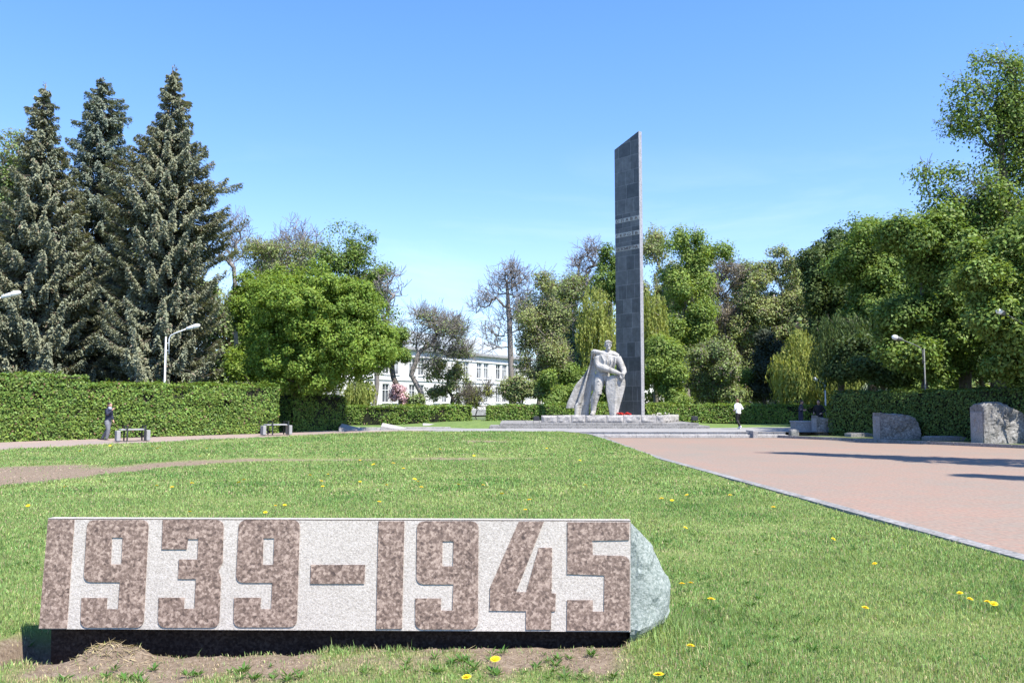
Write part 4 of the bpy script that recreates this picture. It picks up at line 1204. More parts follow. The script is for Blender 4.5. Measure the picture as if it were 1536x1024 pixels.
tree('tallest tree at the far right, open crown reaching up against the sky', (1492, 590), 42.5, [(1482, 93, 15, 14), (1443, 132, 16, 11), (1468, 150, 22, 14), (1508, 122, 18, 18), (1534, 105, 18, 16), (1438, 166, 14, 12), (1502, 160, 22, 18), (1438, 192, 16, 10), (1472, 186, 24, 16), (1520, 182, 24, 24), (1508, 220, 18, 16), (1540, 236, 22, 24), (1392, 260, 18, 9), (1412, 280, 18, 12), (1437, 254, 18, 10), (1397, 294, 12, 10), (1484, 254, 16, 9), (1526, 268, 22, 16), (1490, 300, 40, 22), (1540, 320, 40, 40), (1500, 350, 44, 36), (1560, 200, 30, 60), (1530, 400, 50, 50), (1470, 330, 30, 24)],
     330, .95, 85, .2, 'leaf_mid', seed=62, tr=.36, group=G_R, trunk_px=[(1500, 520), (1512, 400), (1510, 290), (1502, 240), (1500, 150)], shell=1.5, name='tall_tree', twigs=3, lsc=1.35, sub=2)
tree('near leafy tree filling the right edge below the tallest tree', (1600, 592), 36.0, [(1500, 385, 44, 40), (1470, 425, 36, 30), (1545, 350, 44, 40), (1520, 545, 34, 22), (1545, 430, 50, 50), (1500, 470, 40, 40), (1545, 510, 50, 36), (1505, 535, 30, 22), (1580, 400, 50, 60)], 260, .7, 150, .2, 'leaf_mid', seed=63, tr=.3, group=G_R)
tree('light green shrub glowing behind the dark hedge', (1350, 600), 58, [(1352, 580, 26, 14), (1375, 585, 20, 10)], 70, .6, 100, .2, 'leaf_fresh', seed=64, tr=.05, cat='shrub', name='shrub', group='shrubs behind the right hedge')
tree('white blossoming bush just above the right hedge', (1310, 600), 59, [(1308, 582, 20, 13)], 40, .5, 90, .18, 'blossom_white', seed=65, tr=.05, cat='shrub', name='blossom_shrub', group='shrubs behind the right hedge')
tree('green shrub under the thick trunked tree at the right', (1425, 600), 58, [(1420, 575, 24, 14), (1400, 585, 20, 10)], 60, .6, 100, .2, 'leaf_mid', seed=66, tr=.05, cat='shrub', name='shrub', group='shrubs behind the right hedge')
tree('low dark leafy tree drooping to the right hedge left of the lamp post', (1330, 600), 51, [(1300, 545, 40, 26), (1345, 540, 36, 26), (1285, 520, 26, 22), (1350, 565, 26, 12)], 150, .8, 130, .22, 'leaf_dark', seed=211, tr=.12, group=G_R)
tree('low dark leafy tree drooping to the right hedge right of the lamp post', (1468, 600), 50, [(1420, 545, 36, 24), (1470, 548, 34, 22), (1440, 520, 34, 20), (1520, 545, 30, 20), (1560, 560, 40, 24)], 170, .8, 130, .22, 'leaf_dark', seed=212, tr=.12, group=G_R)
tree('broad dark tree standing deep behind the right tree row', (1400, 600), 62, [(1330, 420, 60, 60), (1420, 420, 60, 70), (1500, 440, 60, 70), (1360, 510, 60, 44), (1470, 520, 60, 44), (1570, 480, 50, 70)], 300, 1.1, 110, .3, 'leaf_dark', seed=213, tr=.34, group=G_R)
# far wood closing the gaps low behind everything on the right: reads as one mass
def far_wood(name, spans, mat, seed, n, leaf=.42):
    r2 = np.random.default_rng(seed)
    Ps = []
    for px0, px1, ytop, Y in spans:
        k = int(n * (px1 - px0) / 100 * (604 - ytop) / 100)
        px = r2.uniform(px0, px1, k)
        x = (px - 768) / FPX * Y
        ht = (604 - ytop) * mpp(Y) + CH
        prof = ht * (.8 + .2 * np.sin(x * .55 + seed) + .12 * np.sin(x * 1.3 + 2 * seed))
        z = prof * (1 - r2.random(k) ** 1.3) + .3
        Ps.append(np.stack([x, Y + r2.uniform(-4, 4, k), z], 1))
    P = np.concatenate(Ps)
    out = unit(np.stack([r2.normal(0, .4, len(P)), np.full(len(P), -.6), r2.normal(.4, .3, len(P))], 1))
    V = leaf_cloud(P, out, .95, 64, leaf, r2)
    tag(add_np(name, V, 4, M[mat]), kind='stuff')
far_wood('far_wood', [(815, 930, 470, 100), (960, 1090, 440, 106), (1080, 1260, 450, 112), (1180, 1700, 440, 80), (-200, 240, 380, 82), (180, 480, 375, 96)], 'leaf_grey', 91, 130, .46)
# trees beyond the right edge of the picture: they throw the shadow bands on the plaza
def offtree(label, x, y, h, seed, r):
    r2 = np.random.default_rng(seed)
    root = thing('poplar_tree', label, 'tree', (x, y, .1), G_R)
    trunk = [(x + r2.normal(0, .05), y, .1 + h * .9 * f) for f in np.linspace(0, 1, 9)]
    n = 130
    zz = r2.uniform(.3, 1, n); a = r2.uniform(0, 6.28, n)
    rr = r * np.sqrt(r2.random(n)) * np.clip((1 - zz) * 2.2, .12, 1)
    pts = np.stack([x + np.cos(a) * rr, y + np.sin(a) * rr, .1 + h * zz], 1)
    nodes, par, ends = grow(trunk, pts, seed)
    V, F = limb_mesh(nodes, par, .012, .22)
    add('trunk', V, F, M['bark'], root, smooth=True)
    add_np('crown', leaf_cloud(pts, unit(pts - np.array([x, y, h * .5])), .6, 110, .2, r2), 4, M['leaf_mid'], root)
def shadow_root(px, py, h):
    p = gnd(px, py); L = h / math.tan(SUN_EL)
    return p.x + SUN_AZ.x * L, p.y + SUN_AZ.y * L
tree('broad low tree added unseen beyond the right edge to shade the end of the dark hedge', (1650, 590), 40, [(1640, 440, 70, 60), (1600, 480, 60, 50), (1690, 470, 70, 60), (1620, 400, 50, 40)], 200, .8, 130, .24, 'leaf_mid', seed=81, tr=.3, group=G_R)  # added out of view to keep sky light off the hedge
tree('broad tree added unseen farther beyond the right edge to shade the dark hedge', (1800, 590), 36, [(1790, 420, 80, 70), (1740, 470, 70, 60), (1850, 470, 80, 70)], 200, .8, 130, .24, 'leaf_mid', seed=82, tr=.3, group=G_R)  # second unseen tree, added to shade hedge and bed
sx, sy = shadow_root(1180, 679, 21); offtree('slim poplar beyond the right edge of the picture throwing the long shadow', sx, sy, 21, 71, 1.6)
sx, sy = shadow_root(1452, 712.5, 20); offtree('slim poplar nearer the camera beyond the right edge', sx, sy, 20, 72, .8)

# ------------------------------------------------------------------ white school building behind the trees
M['wall_white'] = mat_noise('white_painted_render', [(.56, .55, .53), (.66, .65, .63)], 1.2, .9, .1)
M['trim_white'] = mat_noise('white_trim', [(.6, .6, .59), (.68, .68, .67)], 2, .8, .1)
M['roof_grey'] = mat_noise('weathered_sheet_roof', [(.26, .29, .3), (.36, .39, .4)], 2, .6, .1)
M['cornice'] = mat_noise('grey_cornice', [(.2, .2, .2), (.34, .34, .33)], 3, .9, .1)
m, nt, b = newmat('window_glass')
b.inputs['Base Color'].default_value = (.10, .115, .13, 1); b.inputs['Roughness'].default_value = .12; b.inputs['Specular IOR Level'].default_value = .8
co = objco(nt); n = N(nt, 'ShaderNodeTexNoise', Scale=.35, Detail=2.0); nt.links.new(co, n.inputs['Vector'])
r = ramp(nt, n.outputs['Fac'], [(.45, (.05, .055, .065)), (.6, (.3, .31, .32))]); nt.links.new(r.outputs[0], b.inputs['Base Color'])
M['glass'] = m

def building(label, origin, ang, s0, s1, depth, cols, rows, ww, zc, roof_h, wall='wall_white'):
    root = thing('school_building', label, 'building', origin)
    root.rotation_euler = (0, 0, ang)
    ox, oy, oz = origin
    def B(mb, x0, x1, y0, y1, z0, z1): mb.box(ox + x0, ox + x1, oy + y0, oy + y1, oz + z0, oz + z1)
    cols = sorted(cols)
    # wall with real openings: piers between windows, spandrels above and below
    mb = MB()
    xs_ = [s0] + [e for c in cols for e in (c - ww / 2, c + ww / 2)] + [s1]
    for i in range(0, len(xs_), 2):
        B(mb, xs_[i], xs_[i + 1], 0, .5, 0, zc)
    for c in cols:
        zz = [0] + [e for r_ in rows for e in r_] + [zc]
        for i in range(0, len(zz), 2): B(mb, c - ww / 2, c + ww / 2, .002, .5, zz[i], zz[i + 1])
    B(mb, s0, s1, .9, depth, 0, zc)
    mb.build('wall', M[wall], root)
    for r_ in rows:
        for c in cols:
            mb = MB(); f = .09
            x0, x1 = c - ww / 2, c + ww / 2; z0, z1 = r_
            B(mb, x0, x0 + f, .12, .22, z0, z1); B(mb, x1 - f, x1, .12, .22, z0, z1)
            B(mb, x0 + f, x1 - f, .12, .22, z0, z0 + f); B(mb, x0 + f, x1 - f, .12, .22, z1 - f, z1)
            B(mb, c - .04, c + .04, .125, .215, z0 + f, z1 - f)
            zt = z0 + (z1 - z0) * .66
            B(mb, x0 + f, c - .04, .125, .215, zt - .04, zt + .04); B(mb, c + .04, x1 - f, .125, .215, zt - .04, zt + .04)
            B(mb, x0 - .08, x1 + .08, -.1, -.003, z0 - .12, z0 - .02)
            w_ = mb.build('window', M['trim_white'], root)
            mb = MB(); B(mb, x0 + .02, x1 - .02, .24, .26, z0 + .02, z1 - .02)
            mb.build('pane', M['glass'], w_)
    mb = MB(); B(mb, s0 - .5, s1 + .5, -.55, depth + .5, zc, zc + .22); B(mb, s0 - .35, s1 + .35, -.4, depth + .35, zc + .22, zc + .42)
    mb.build('cornice', M['cornice'], root)
    mb = MB(); B(mb, s0, s1, -.12, -.004, zc - 1.0, zc - .75); B(mb, s0, s1, -.12, -.004, rows[0][1] + .5, rows[0][1] + .72); mb.build('string_course', M['trim_white'], root)
    mb = MB(); B(mb, s0, s1, -.2, -.004, 0, .9); mb.build('base_course', M['cornice'], root)
    z0 = zc + .42
    V = [(s0 - .3, -.35, z0), (s1 + .3, -.35, z0), (s1 + .3, depth + .3, z0), (s0 - .3, depth + .3, z0), (s0 + depth * .45, depth * .5, z0 + roof_h), (s1 - depth * .45, depth * .5, z0 + roof_h)]
    V = [(ox + x, oy + y, oz + z) for x, y, z in V]
    add('roof', V, [(0, 1, 5, 4), (1, 2, 5), (2, 3, 4, 5), (3, 0, 4), (3, 2, 1, 0)], M['roof_grey'], root)
    return root
cols = []
for k in range(-2, 7): cols += [-12.9 + 6.05 * k + 0, -10.75 + 6.05 * k]
building('long white two storey building with grey roof and tall paired windows behind the trees', (-10.6, 127, -.2), math.atan2(.877, .48), -27.5, 29, 14, cols, [(2.0, 4.5), (5.8, 8.3)], 1.55, 9.3, 3.2)
building('pale building glimpsed through the trees behind the walker in white', (31, 128, -.2), R(4), 0, 22, 10, [2, 4.6, 7.2, 9.8, 12.4, 15, 17.6, 20.2], [(1.4, 3.2), (4.6, 6.4)], 1.4, 7.6, 1.8)

# ------------------------------------------------------------------ monument: platform, plinth, obelisk
t = thing('stone_platform', 'two wide grey granite steps carrying the rough plinth of the monument', 'platform', (5, 54, ZT))
def slabrow(name, x0, x1, y0, y1, z0, z1, seed, mat):
    mb = MB(); rr = random.Random(seed); x = x0
    while x < x1 - .2:
        xe = min(x + rr.uniform(1.0, 1.7), x1)
        if x1 - xe < .4: xe = x1
        mb.box(x + .005, xe - .005, y0, y1, z0, z1); x = xe
    return mb.build(name, M[mat], t, bevel=.008)
slabrow('step', -1.3, 11.4, 50.15, 60, ZT - .1, .425, 5, 'granite_step')
slabrow('step', -.7, 10.9, 50.75, 59, .426, .565, 6, 'granite_step')

PX0, PX1, PY = at(812, 634, 51.6).x, at(995, 634, 51.6).x, 51.6
PZ0, PZ1 = .566, 1.0
plinth = thing('stone_plinth', 'low plinth of rough split granite blocks under the statue and obelisk', 'plinth', ((PX0 + PX1) / 2, PY, PZ0))
def rock_block(p0, p1, z0, z1, dep, seed, mat='granite_block', amp=.07):
    """block whose front (p0->p1, seen from the camera) is rock faced"""
    p0 = Vector((*p0, 0)); p1 = Vector((*p1, 0)); u = (p1 - p0); L = u.length; u.normalize(); v = Vector((-u.y, u.x, 0))
    r2 = np.random.default_rng(seed)
    nx_, nz_ = max(6, int(L / .07)), 8
    V = []; F = []
    g = []
    for j in range(nz_ + 1):
        for i in range(nx_ + 1):
            s = L * i / nx_; z = z0 + (z1 - z0) * j / nz_
            g.append((s, 0, z))
    g = np.array(g)
    e = np.minimum(np.minimum(g[:, 0], L - g[:, 0]) / .12, np.minimum(g[:, 2] - z0, z1 - g[:, 2]) / .1).clip(0, 1)
    d = (noise3(g, seed, 5) * .6 + noise3(g, seed + 1, 14) * .4) * amp + amp * .6
    g[:, 1] = -d * e
    for s, q, z in g:
        w_ = p0 + u * s + v * q; V.append((w_.x, w_.y, z))
    for j in range(nz_):
        for i in range(nx_):
            a = j * (nx_ + 1) + i; F.append((a, a + 1, a + nx_ + 2, a + nx_ + 1))
    n0 = len(V)
    for s, z in ((0, z0), (L, z0), (L, z1), (0, z1)):
        w_ = p0 + u * s + v * dep; V.append((w_.x, w_.y, z))
    bl, br_, tl, tr_ = 0, nx_, nz_ * (nx_ + 1), nz_ * (nx_ + 1) + nx_
    F.append((n0, n0 + 3, n0 + 2, n0 + 1))
    F.append(tuple([tl + i for i in range(nx_ + 1)] + [n0 + 2, n0 + 3]))
    F.append(tuple([br_ + (nx_ + 1) * j for j in range(nz_ + 1)][::-1] + [n0 + 1, n0 + 2][::1])[::-1] if False else tuple([br_ + (nx_ + 1) * j for j in range(nz_ + 1)] + [n0 + 2, n0 + 1]))
    F.append(tuple([(nx_ + 1) * j for j in range(nz_ + 1)][::-1] + [n0, n0 + 3]))
    return V, F
xe = [812, 836, 857, 877, 910, 935, 963, 987, 995]
xe = [812, 836, 857, 878, 910, 935, 962, 985, 995.5]
for i in range(len(xe) - 1):
    a, b2 = at(xe[i], 634, PY).x, at(xe[i + 1], 634, PY).x
    V, F = rock_block((a + .008, PY), (b2 - .008, PY), PZ0, PZ1 - .0 + .012 * ((i * 7) % 3), .55, 100 + i)
    add('plinth_block', V, F, M['granite_block'], plinth)
side = Vector((.36, .93, 0))
for i in range(4):
    a = Vector((PX1 + .02, PY + .1, 0)) + side * (1.25 * i + .008); b2 = Vector((PX1 + .02, PY + .1, 0)) + side * (1.25 * (i + 1) - .008)
    V, F = rock_block((a.x, a.y), (b2.x, b2.y), PZ0, PZ1, .5, 120 + i)
    add('plinth_block', V, F, M['granite_block'], plinth)
e = Vector((PX1, PY + .12, 0)) + side * 4.9
mb = MB()
mb.V = [(PX0 + .05, PY + .3, PZ0), (PX1 - .1, PY + .3, PZ0), (e.x - .2, e.y, PZ0), (PX0 + 1.8, e.y, PZ0), (PX0 + .05, PY + .3, PZ1 - .03), (PX1 - .1, PY + .3, PZ1 - .03), (e.x - .2, e.y, PZ1 - .03), (PX0 + 1.8, e.y, PZ1 - .03)]
mb.F = [(0, 3, 2, 1), (4, 5, 6, 7), (0, 1, 5, 4), (1, 2, 6, 5), (2, 3, 7, 6), (3, 0, 4, 7)]
mb.build('plinth_top', M['granite_step'], plinth)

# obelisk
m, nt, b = newmat('dark_obelisk_slabs')
co = objco(nt); sx_ = nt.nodes.new('ShaderNodeSeparateXYZ'); nt.links.new(co, sx_.inputs[0])
cmb = nt.nodes.new('ShaderNodeCombineXYZ')
ad = N(nt, 'ShaderNodeMath', operation='ADD'); nt.links.new(sx_.outputs[0], ad.inputs[0]); nt.links.new(sx_.outputs[1], ad.inputs[1])
nt.links.new(ad.outputs[0], cmb.inputs[0]); nt.links.new(sx_.outputs[2], cmb.inputs[1])
br = nt.nodes.new('ShaderNodeTexBrick'); br.offset = .37; br.squash = 1.5; br.squash_frequency = 3
br.inputs['Scale'].default_value = 1; br.inputs['Brick Width'].default_value = .68; br.inputs['Row Height'].default_value = .92; br.inputs['Mortar Size'].default_value = .014
br.inputs['Color1'].default_value = (.055, .059, .062, 1); br.inputs['Color2'].default_value = (.13, .133, .134, 1); br.inputs['Mortar'].default_value = (.19, .19, .19, 1)
nt.links.new(cmb.outputs[0], br.inputs['Vector'])
nz = N(nt, 'ShaderNodeTexNoise', Scale=2.2, Detail=10.0, Roughness=.75); nt.links.new(co, nz.inputs['Vector'])
rr_ = ramp(nt, nz.outputs['Fac'], [(.28, (.5, .47, .45)), (.5, (1, 1, 1)), (.72, (1.5, 1.5, 1.5))])
c1 = mixc(nt, 1.0, br.outputs['Color'], rr_.outputs[0], 'MULTIPLY')
mp2 = nt.nodes.new('ShaderNodeMapping'); mp2.inputs['Scale'].default_value = (5.5, 5.5, .22); nt.links.new(co, mp2.inputs['Vector'])
st = N(nt, 'ShaderNodeTexNoise', Scale=1.0, Detail=3.0); nt.links.new(mp2.outputs[0], st.inputs['Vector'])
rs = ramp(nt, st.outputs['Fac'], [(.69, (0, 0, 0)), (.76, (.55, .55, .55))])
c1 = mixc(nt, rs.outputs[0], c1, (.36, .37, .38))
nt.links.new(c1, b.inputs['Base Color']); b.inputs['Roughness'].default_value = .38; b.inputs['Specular IOR Level'].default_value = .5
M['obelisk'] = m
M['obelisk_sun_side'] = mat_granite('sun_paled_obelisk_side', (.2, .2, .21), (.3, .3, .32), (.4, .4, .42), 20, .5, .1, .4, .15)  # same granite as the shaft, painted paler for the sun on this side
M['band'] = mat_plain('pale_inscription_band', (.42, .42, .4), .7)
M['lettering'] = mat_plain('dark_red_brown_lettering', (.07, .04, .04), .6)
C0 = at(961.8, 619, 54.0); C0.z = PZ1 - .04
dF = Vector((-.669, .743, 0)); WO, TO = 2.01, .30
ob = thing('obelisk', 'tall dark granite slab obelisk with a slanted top and three pale inscription bands', 'obelisk', C0)
ob.rotation_euler = (0, 0, math.atan2(dF.y, dF.x))
zR = at(960, 197, 54).z - C0.z
zL_ = at(924, 225, 55.5).z - C0.z
mb = MB(); mb.prism([(0, 0), (WO, 0), (WO, zL_), (0, zR)], -TO, 0); mb.V = [tuple(Vector(v) + C0) for v in mb.V]
mb.build('shaft', M['obelisk'], ob)
mb = MB(); mb.prism([(-.03, 0), (-.002, 0), (-.002, zR), (-.03, zR + .01)], -TO, -.0); mb.V = [tuple(Vector(v) + C0) for v in mb.V]
mb.build('sunlit_side', M['obelisk_sun_side'], ob)  # thin slab carrying the painted sunlit tone of the shaft's side
def text_mesh(txt, width, height, space=1.0):
    cu = bpy.data.curves.new('t', 'FONT'); cu.body = txt; cu.size = 1.0; cu.space_character = space; cu.extrude = .01; cu.resolution_u = 2
    o = bpy.data.objects.new('t', cu); COL.objects.link(o)
    dg = bpy.context.evaluated_depsgraph_get(); dg.update()
    me = bpy.data.meshes.new_from_object(o.evaluated_get(dg))
    bpy.data.objects.remove(o); bpy.data.curves.remove(cu)
    co = np.zeros(len(me.vertices) * 3); me.vertices.foreach_get('co', co); co = co.reshape(-1, 3)
    mn = co.min(0); mx = co.max(0)
    co[:, 0] = (co[:, 0] - mn[0]) / (mx[0] - mn[0]) * width; co[:, 1] = (co[:, 1] - mn[1]) / (mx[1] - mn[1]) * height
    me.vertices.foreach_set('co', co.ravel()); me.materials.clear(); me.update()
    return me
for txt, p0_, p1_, sp in (('СЛАВА', 330.2, 336.2, 1.9), ('ГЕРОЇВ', 351.6, 357.8, 1.5), ('БЕЗСМЕРТНА', 372.3, 378.6, 1.0)):
    z1 = at(925, p0_, 55.5).z - C0.z; z0 = at(925, p1_, 55.5).z - C0.z
    mb = MB(); mb.box(C0.x + .012, C0.x + WO - .012, C0.y + .0005, C0.y + .012, C0.z + z0, C0.z + z1)
    bd = mb.build('inscription_band', M['band'], ob)
    me = text_mesh(txt, WO - .26, (z1 - z0) * .74, sp)
    me.transform(Matrix.Translation((WO - .13, .018, z0 + (z1 - z0) * .13)) @ Matrix.Rotation(math.pi, 4, 'Z') @ Matrix.Rotation(math.pi / 2, 4, 'X'))
    me.name = 'lettering'
    link('lettering', me, M['lettering'], bd)

# ------------------------------------------------------------------ statue
m, nt, b = newmat('pale_statue_granite')
co = objco(nt); sx_ = nt.nodes.new('ShaderNodeSeparateXYZ'); nt.links.new(co, sx_.inputs[0])
n = N(nt, 'ShaderNodeTexNoise', Scale=1.6, Detail=9.0, Roughness=.7); nt.links.new(co, n.inputs['Vector'])
r = ramp(nt, n.outputs['Fac'], [(.3, (.27, .26, .245)), (.5, (.40, .39, .37)), (.7, (.48, .47, .45))])
mpz = N(nt, 'ShaderNodeMath', operation='FRACT'); dz = N(nt, 'ShaderNodeMath', operation='DIVIDE'); dz.inputs[1].default_value = .62
nt.links.new(sx_.outputs[2], dz.inputs[0]); nt.links.new(dz.outputs[0], mpz.inputs[0])
jt = N(nt, 'ShaderNodeMath', operation='LESS_THAN'); jt.inputs[1].default_value = .03; nt.links.new(mpz.outputs[0], jt.inputs[0])
jm = N(nt, 'ShaderNodeMath', operation='MULTIPLY'); jm.inputs[1].default_value = .45; nt.links.new(jt.outputs[0], jm.inputs[0])
nt.links.new(mixc(nt, jm.outputs[0], r.outputs[0], (.15, .15, .15)), b.inputs['Base Color'])
b.inputs['Roughness'].default_value = .85; b.inputs['Specular IOR Level'].default_value = .2
n5 = N(nt, 'ShaderNodeTexNoise', Scale=5.0, Detail=8.0, Roughness=.7); nt.links.new(co, n5.inputs['Vector'])
bump(nt, b, n5.outputs['Fac'], .9, .09)
mpv = nt.nodes.new('ShaderNodeMapping'); mpv.inputs['Scale'].default_value = (4.5, 4.5, .5); nt.links.new(co, mpv.inputs['Vector'])
nv = N(nt, 'ShaderNodeTexNoise', Scale=1.0, Detail=6.0); nt.links.new(mpv.outputs[0], nv.inputs['Vector'])
rv = ramp(nt, nv.outputs['Fac'], [(.32, (.62, .61, .58)), (.5, (1, 1, 1))])
old = b.inputs['Base Color'].links[0].from_socket
nt.links.new(mixc(nt, 1.0, old, rv.outputs[0], 'MULTIPLY'), b.inputs['Base Color'])
M['statue'] = m
SB = at(905.9, 621.0, 52.9); SB.z = PZ1 - .03
stt = thing('soldier_statue', 'pale granite statue of a caped soldier leaning on a tall pointed shield', 'statue', SB)
Q = .00597
def S(zx, zy, y=0.0): return Vector((SB.x + (zx - 450) * Q, SB.y + y, SB.z + (895 - zy) * Q))
mb = MB()
fl = (0, 1, 0)
# torso, neck, head
mb.tube([S(436, 545, .05), S(436, 500, .05), S(440, 455, .03), S(462, 395, -.02), S(480, 330, -.03), S(488, 285, .0), S(492, 258, .02)], [.36, .40, .42, .50, .60, .62, .28], 16, squash=.62, flat=fl)
mb.tube([S(492, 262, .02), S(497, 215, -.02)], [.17, .15], 10)
mb.ball(tuple(S(497, 172, -.05)), (.20, .23, .27), 14, 10)
mb.tube([S(497, 195, -.10), S(497, 224, -.15), S(497, 232, -.15)], [.155, .12, .06], 10)           # jaw
mb.tube([S(496, 172, -.27), S(496, 190, -.31), S(496, 196, -.27)], [.03, .045, .03], 6)             # nose
mb.tube([S(470, 167, -.25), S(497, 164, -.29), S(524, 167, -.25)], [.03, .035, .03], 6)            # brow
mb.tube([S(484, 212, -.26), S(497, 211, -.29), S(510, 212, -.26)], [.014, .02, .014], 6)           # mouth
for sx1 in (462, 532): mb.ball(tuple(S(sx1, 183, -.03)), (.035, .05, .07), 8, 6)                   # ears
# shoulders
mb.tube([S(385, 292, .05), S(440, 268, .02), S(497, 262, .02), S(550, 272, .02), S(592, 302, .03)], [.24, .24, .22, .23, .24], 12, squash=.9, flat=fl)
# arm on the left, crossing the body to the hilt
mb.tube([S(392, 300, 0), S(382, 345, -.06), S(388, 388, -.16)], [.23, .20, .19], 12)
mb.tube([S(388, 388, -.16), S(450, 415, -.40), S(520, 440, -.55), S(575, 458, -.60), S(600, 470, -.60)], [.20, .20, .17, .125, .115], 12)
# arm on the right
mb.tube([S(592, 305, .02), S(622, 360, -.02), S(645, 415, -.12)], [.24, .21, .18], 12)
mb.tube([S(645, 412, -.12), S(652, 450, -.35), S(634, 478, -.52)], [.19, .16, .12], 12)
# hands: palms with five fingers each, folded over the shield top
mb.tube([S(597, 468, -.60), S(622, 484, -.64), S(634, 494, -.64)], [.11, .13, .11], 10, squash=.7, flat=fl)
mb.tube([S(636, 474, -.52), S(628, 500, -.60), S(626, 512, -.62)], [.12, .14, .12], 10, squash=.75, flat=fl)
for i, (a, b2, c) in enumerate(((640, 520, 530), (632, 524, 538), (623, 525, 541), (614, 522, 535))):
    mb.tube([S(a - 2, 502, -.68), S(a, b2 - 6, -.73), S(a - 1, c - 4, -.68)], [.042, .040, .032], 7)
mb.tube([S(606, 488, -.68), S(603, 505, -.72), S(606, 518, -.72)], [.045, .042, .032], 7)
for i, (zx, zy) in enumerate(((645, 478), (648, 488), (647, 498), (644, 507))):
    mb.tube([S(622, zy - 2, -.72), S(636, zy, -.77), S(zx, zy + 2, -.71)], [.042, .04, .032], 7)
mb.tube([S(612, 470, -.68), S(628, 468, -.74), S(638, 472, -.73)], [.045, .042, .032], 7)
# hips, legs, boots
mb.tube([S(400, 505, .05), S(440, 500, .03), S(505, 505, .05)], [.30, .34, .30], 12, squash=.8, flat=fl)
mb.tube([S(412, 500, .03), S(398, 570, -.06), S(384, 640, -.16), S(366, 690, -.13)], [.33, .32, .25, .22], 14)
mb.tube([S(384, 640, -.17), S(356, 720, -.08), S(345, 790, -.0), S(342, 855, .02)], [.235, .25, .20, .165], 14)
mb.tube([S(344, 845, .05), S(336, 872, -.12), S(322, 884, -.30), S(316, 888, -.36)], [.17, .15, .12, .08], 10, squash=1, flat=fl)
mb.tube([S(346, 880, .12), S(338, 887, -.1), S(320, 889, -.36)], [.10, .12, .09], 8)
mb.tube([S(500, 500, .08), S(520, 600, .08), S(536, 700, .12), S(540, 800, .16), S(540, 860, .16)], [.33, .30, .24, .22, .17], 14)
mb.tube([S(540, 850, .2), S(548, 880, 0), S(552, 886, -.12)], [.17, .15, .10], 10)
# coat panels over the thighs
mb.tube([S(372, 470, .12), S(360, 560, .16), S(350, 640, .2)], [.22, .2, .12], 10, squash=.5, flat=fl)
for a, b2, c in (((425, 285), (450, 340), (446, 400)), ((470, 290), (480, 350), (470, 420)), ((520, 290), (522, 350), (505, 420)), ((560, 295), (565, 360), (545, 425))):
    mb.tube([S(a[0], a[1], -.30), S(b2[0], b2[1], -.41), S(c[0], c[1], -.30)], [.05, .045, .035], 6)
mb.tube([S(392, 470, -.20), S(420, 476, -.25), S(468, 474, -.24), S(492, 466, -.18)], [.05, .055, .055, .05], 8)        # belt
for z_, w_ in ((540, .04), (575, .035), (650, .05), (668, .04)):
    mb.tube([S(360, z_ + 10, -.22), S(392, z_, -.38), S(428, z_ + 8, -.20)], [.03, w_, .03], 6)
for q in (.25, .5, .75):
    mb.tube([S(386 + 10 * q, 300 + 90 * q - 6, -.20), S(372 + 10 * q, 305 + 90 * q, -.16), S(366, 310 + 90 * q, -.02)], [.03, .045, .03], 6)
    mb.tube([S(612 + 34 * q, 318 + 90 * q, -.22), S(622 + 34 * q, 322 + 90 * q, -.2), S(636 + 30 * q, 330 + 90 * q, -.04)], [.03, .045, .03], 6)
mb.organic('body', M['statue'], stt, .03, 1)
# hair as a swept cap
mb = MB()
mb.ball(tuple(S(497, 158, -.0)), (.225, .25, .22), 12, 8)
mb.tube([S(468, 150, -.18), S(500, 140, -.25), S(530, 150, -.18)], [.06, .085, .06], 8)
mb.organic('hair', M['statue'], stt, .035, 1)
# shield
mb = MB()
ol = [(475, 522), (484, 500), (505, 487), (560, 482), (610, 486), (648, 505), (664, 540), (664, 590), (652, 640), (632, 715), (606, 800), (584, 893), (502, 893), (488, 800), (474, 715), (464, 650), (464, 580)]
n0 = 0
cx_ = lambda zy: float(np.interp(zy, [482, 650, 893], [566, 560, 543]))
rows_ = np.linspace(484, 893, 26)
lx = lambda zy: float(np.interp(zy, [482, 487, 500, 522, 580, 650, 715, 800, 893], [548, 505, 486, 475, 465, 463, 473, 487, 502]))
rx_ = lambda zy: float(np.interp(zy, [482, 486, 505, 540, 590, 640, 715, 800, 893], [590, 610, 648, 664, 665, 652, 632, 606, 584]))
for zy in rows_:
    a, c, b2 = lx(zy), cx_(zy), rx_(zy)
    for px_, dy in ((a, -.36), (a + 4, -.44), ((a + c) / 2, -.52), (c, -.60), ((c + b2) / 2, -.50), (b2 - 4, -.42), (b2, -.34), (c, -.26)):
        mb.V.append(tuple(S(px_, zy, dy)))
for i in range(len(rows_) - 1):
    for j in range(8):
        a = i * 8 + j; b2 = i * 8 + (j + 1) % 8; mb.F.append((a, b2, b2 + 8, a + 8))
mb.F.append(tuple(range(8))); mb.F.append(tuple(25 * 8 + j for j in range(8))[::-1])
mb.build('shield', M['statue'], stt)
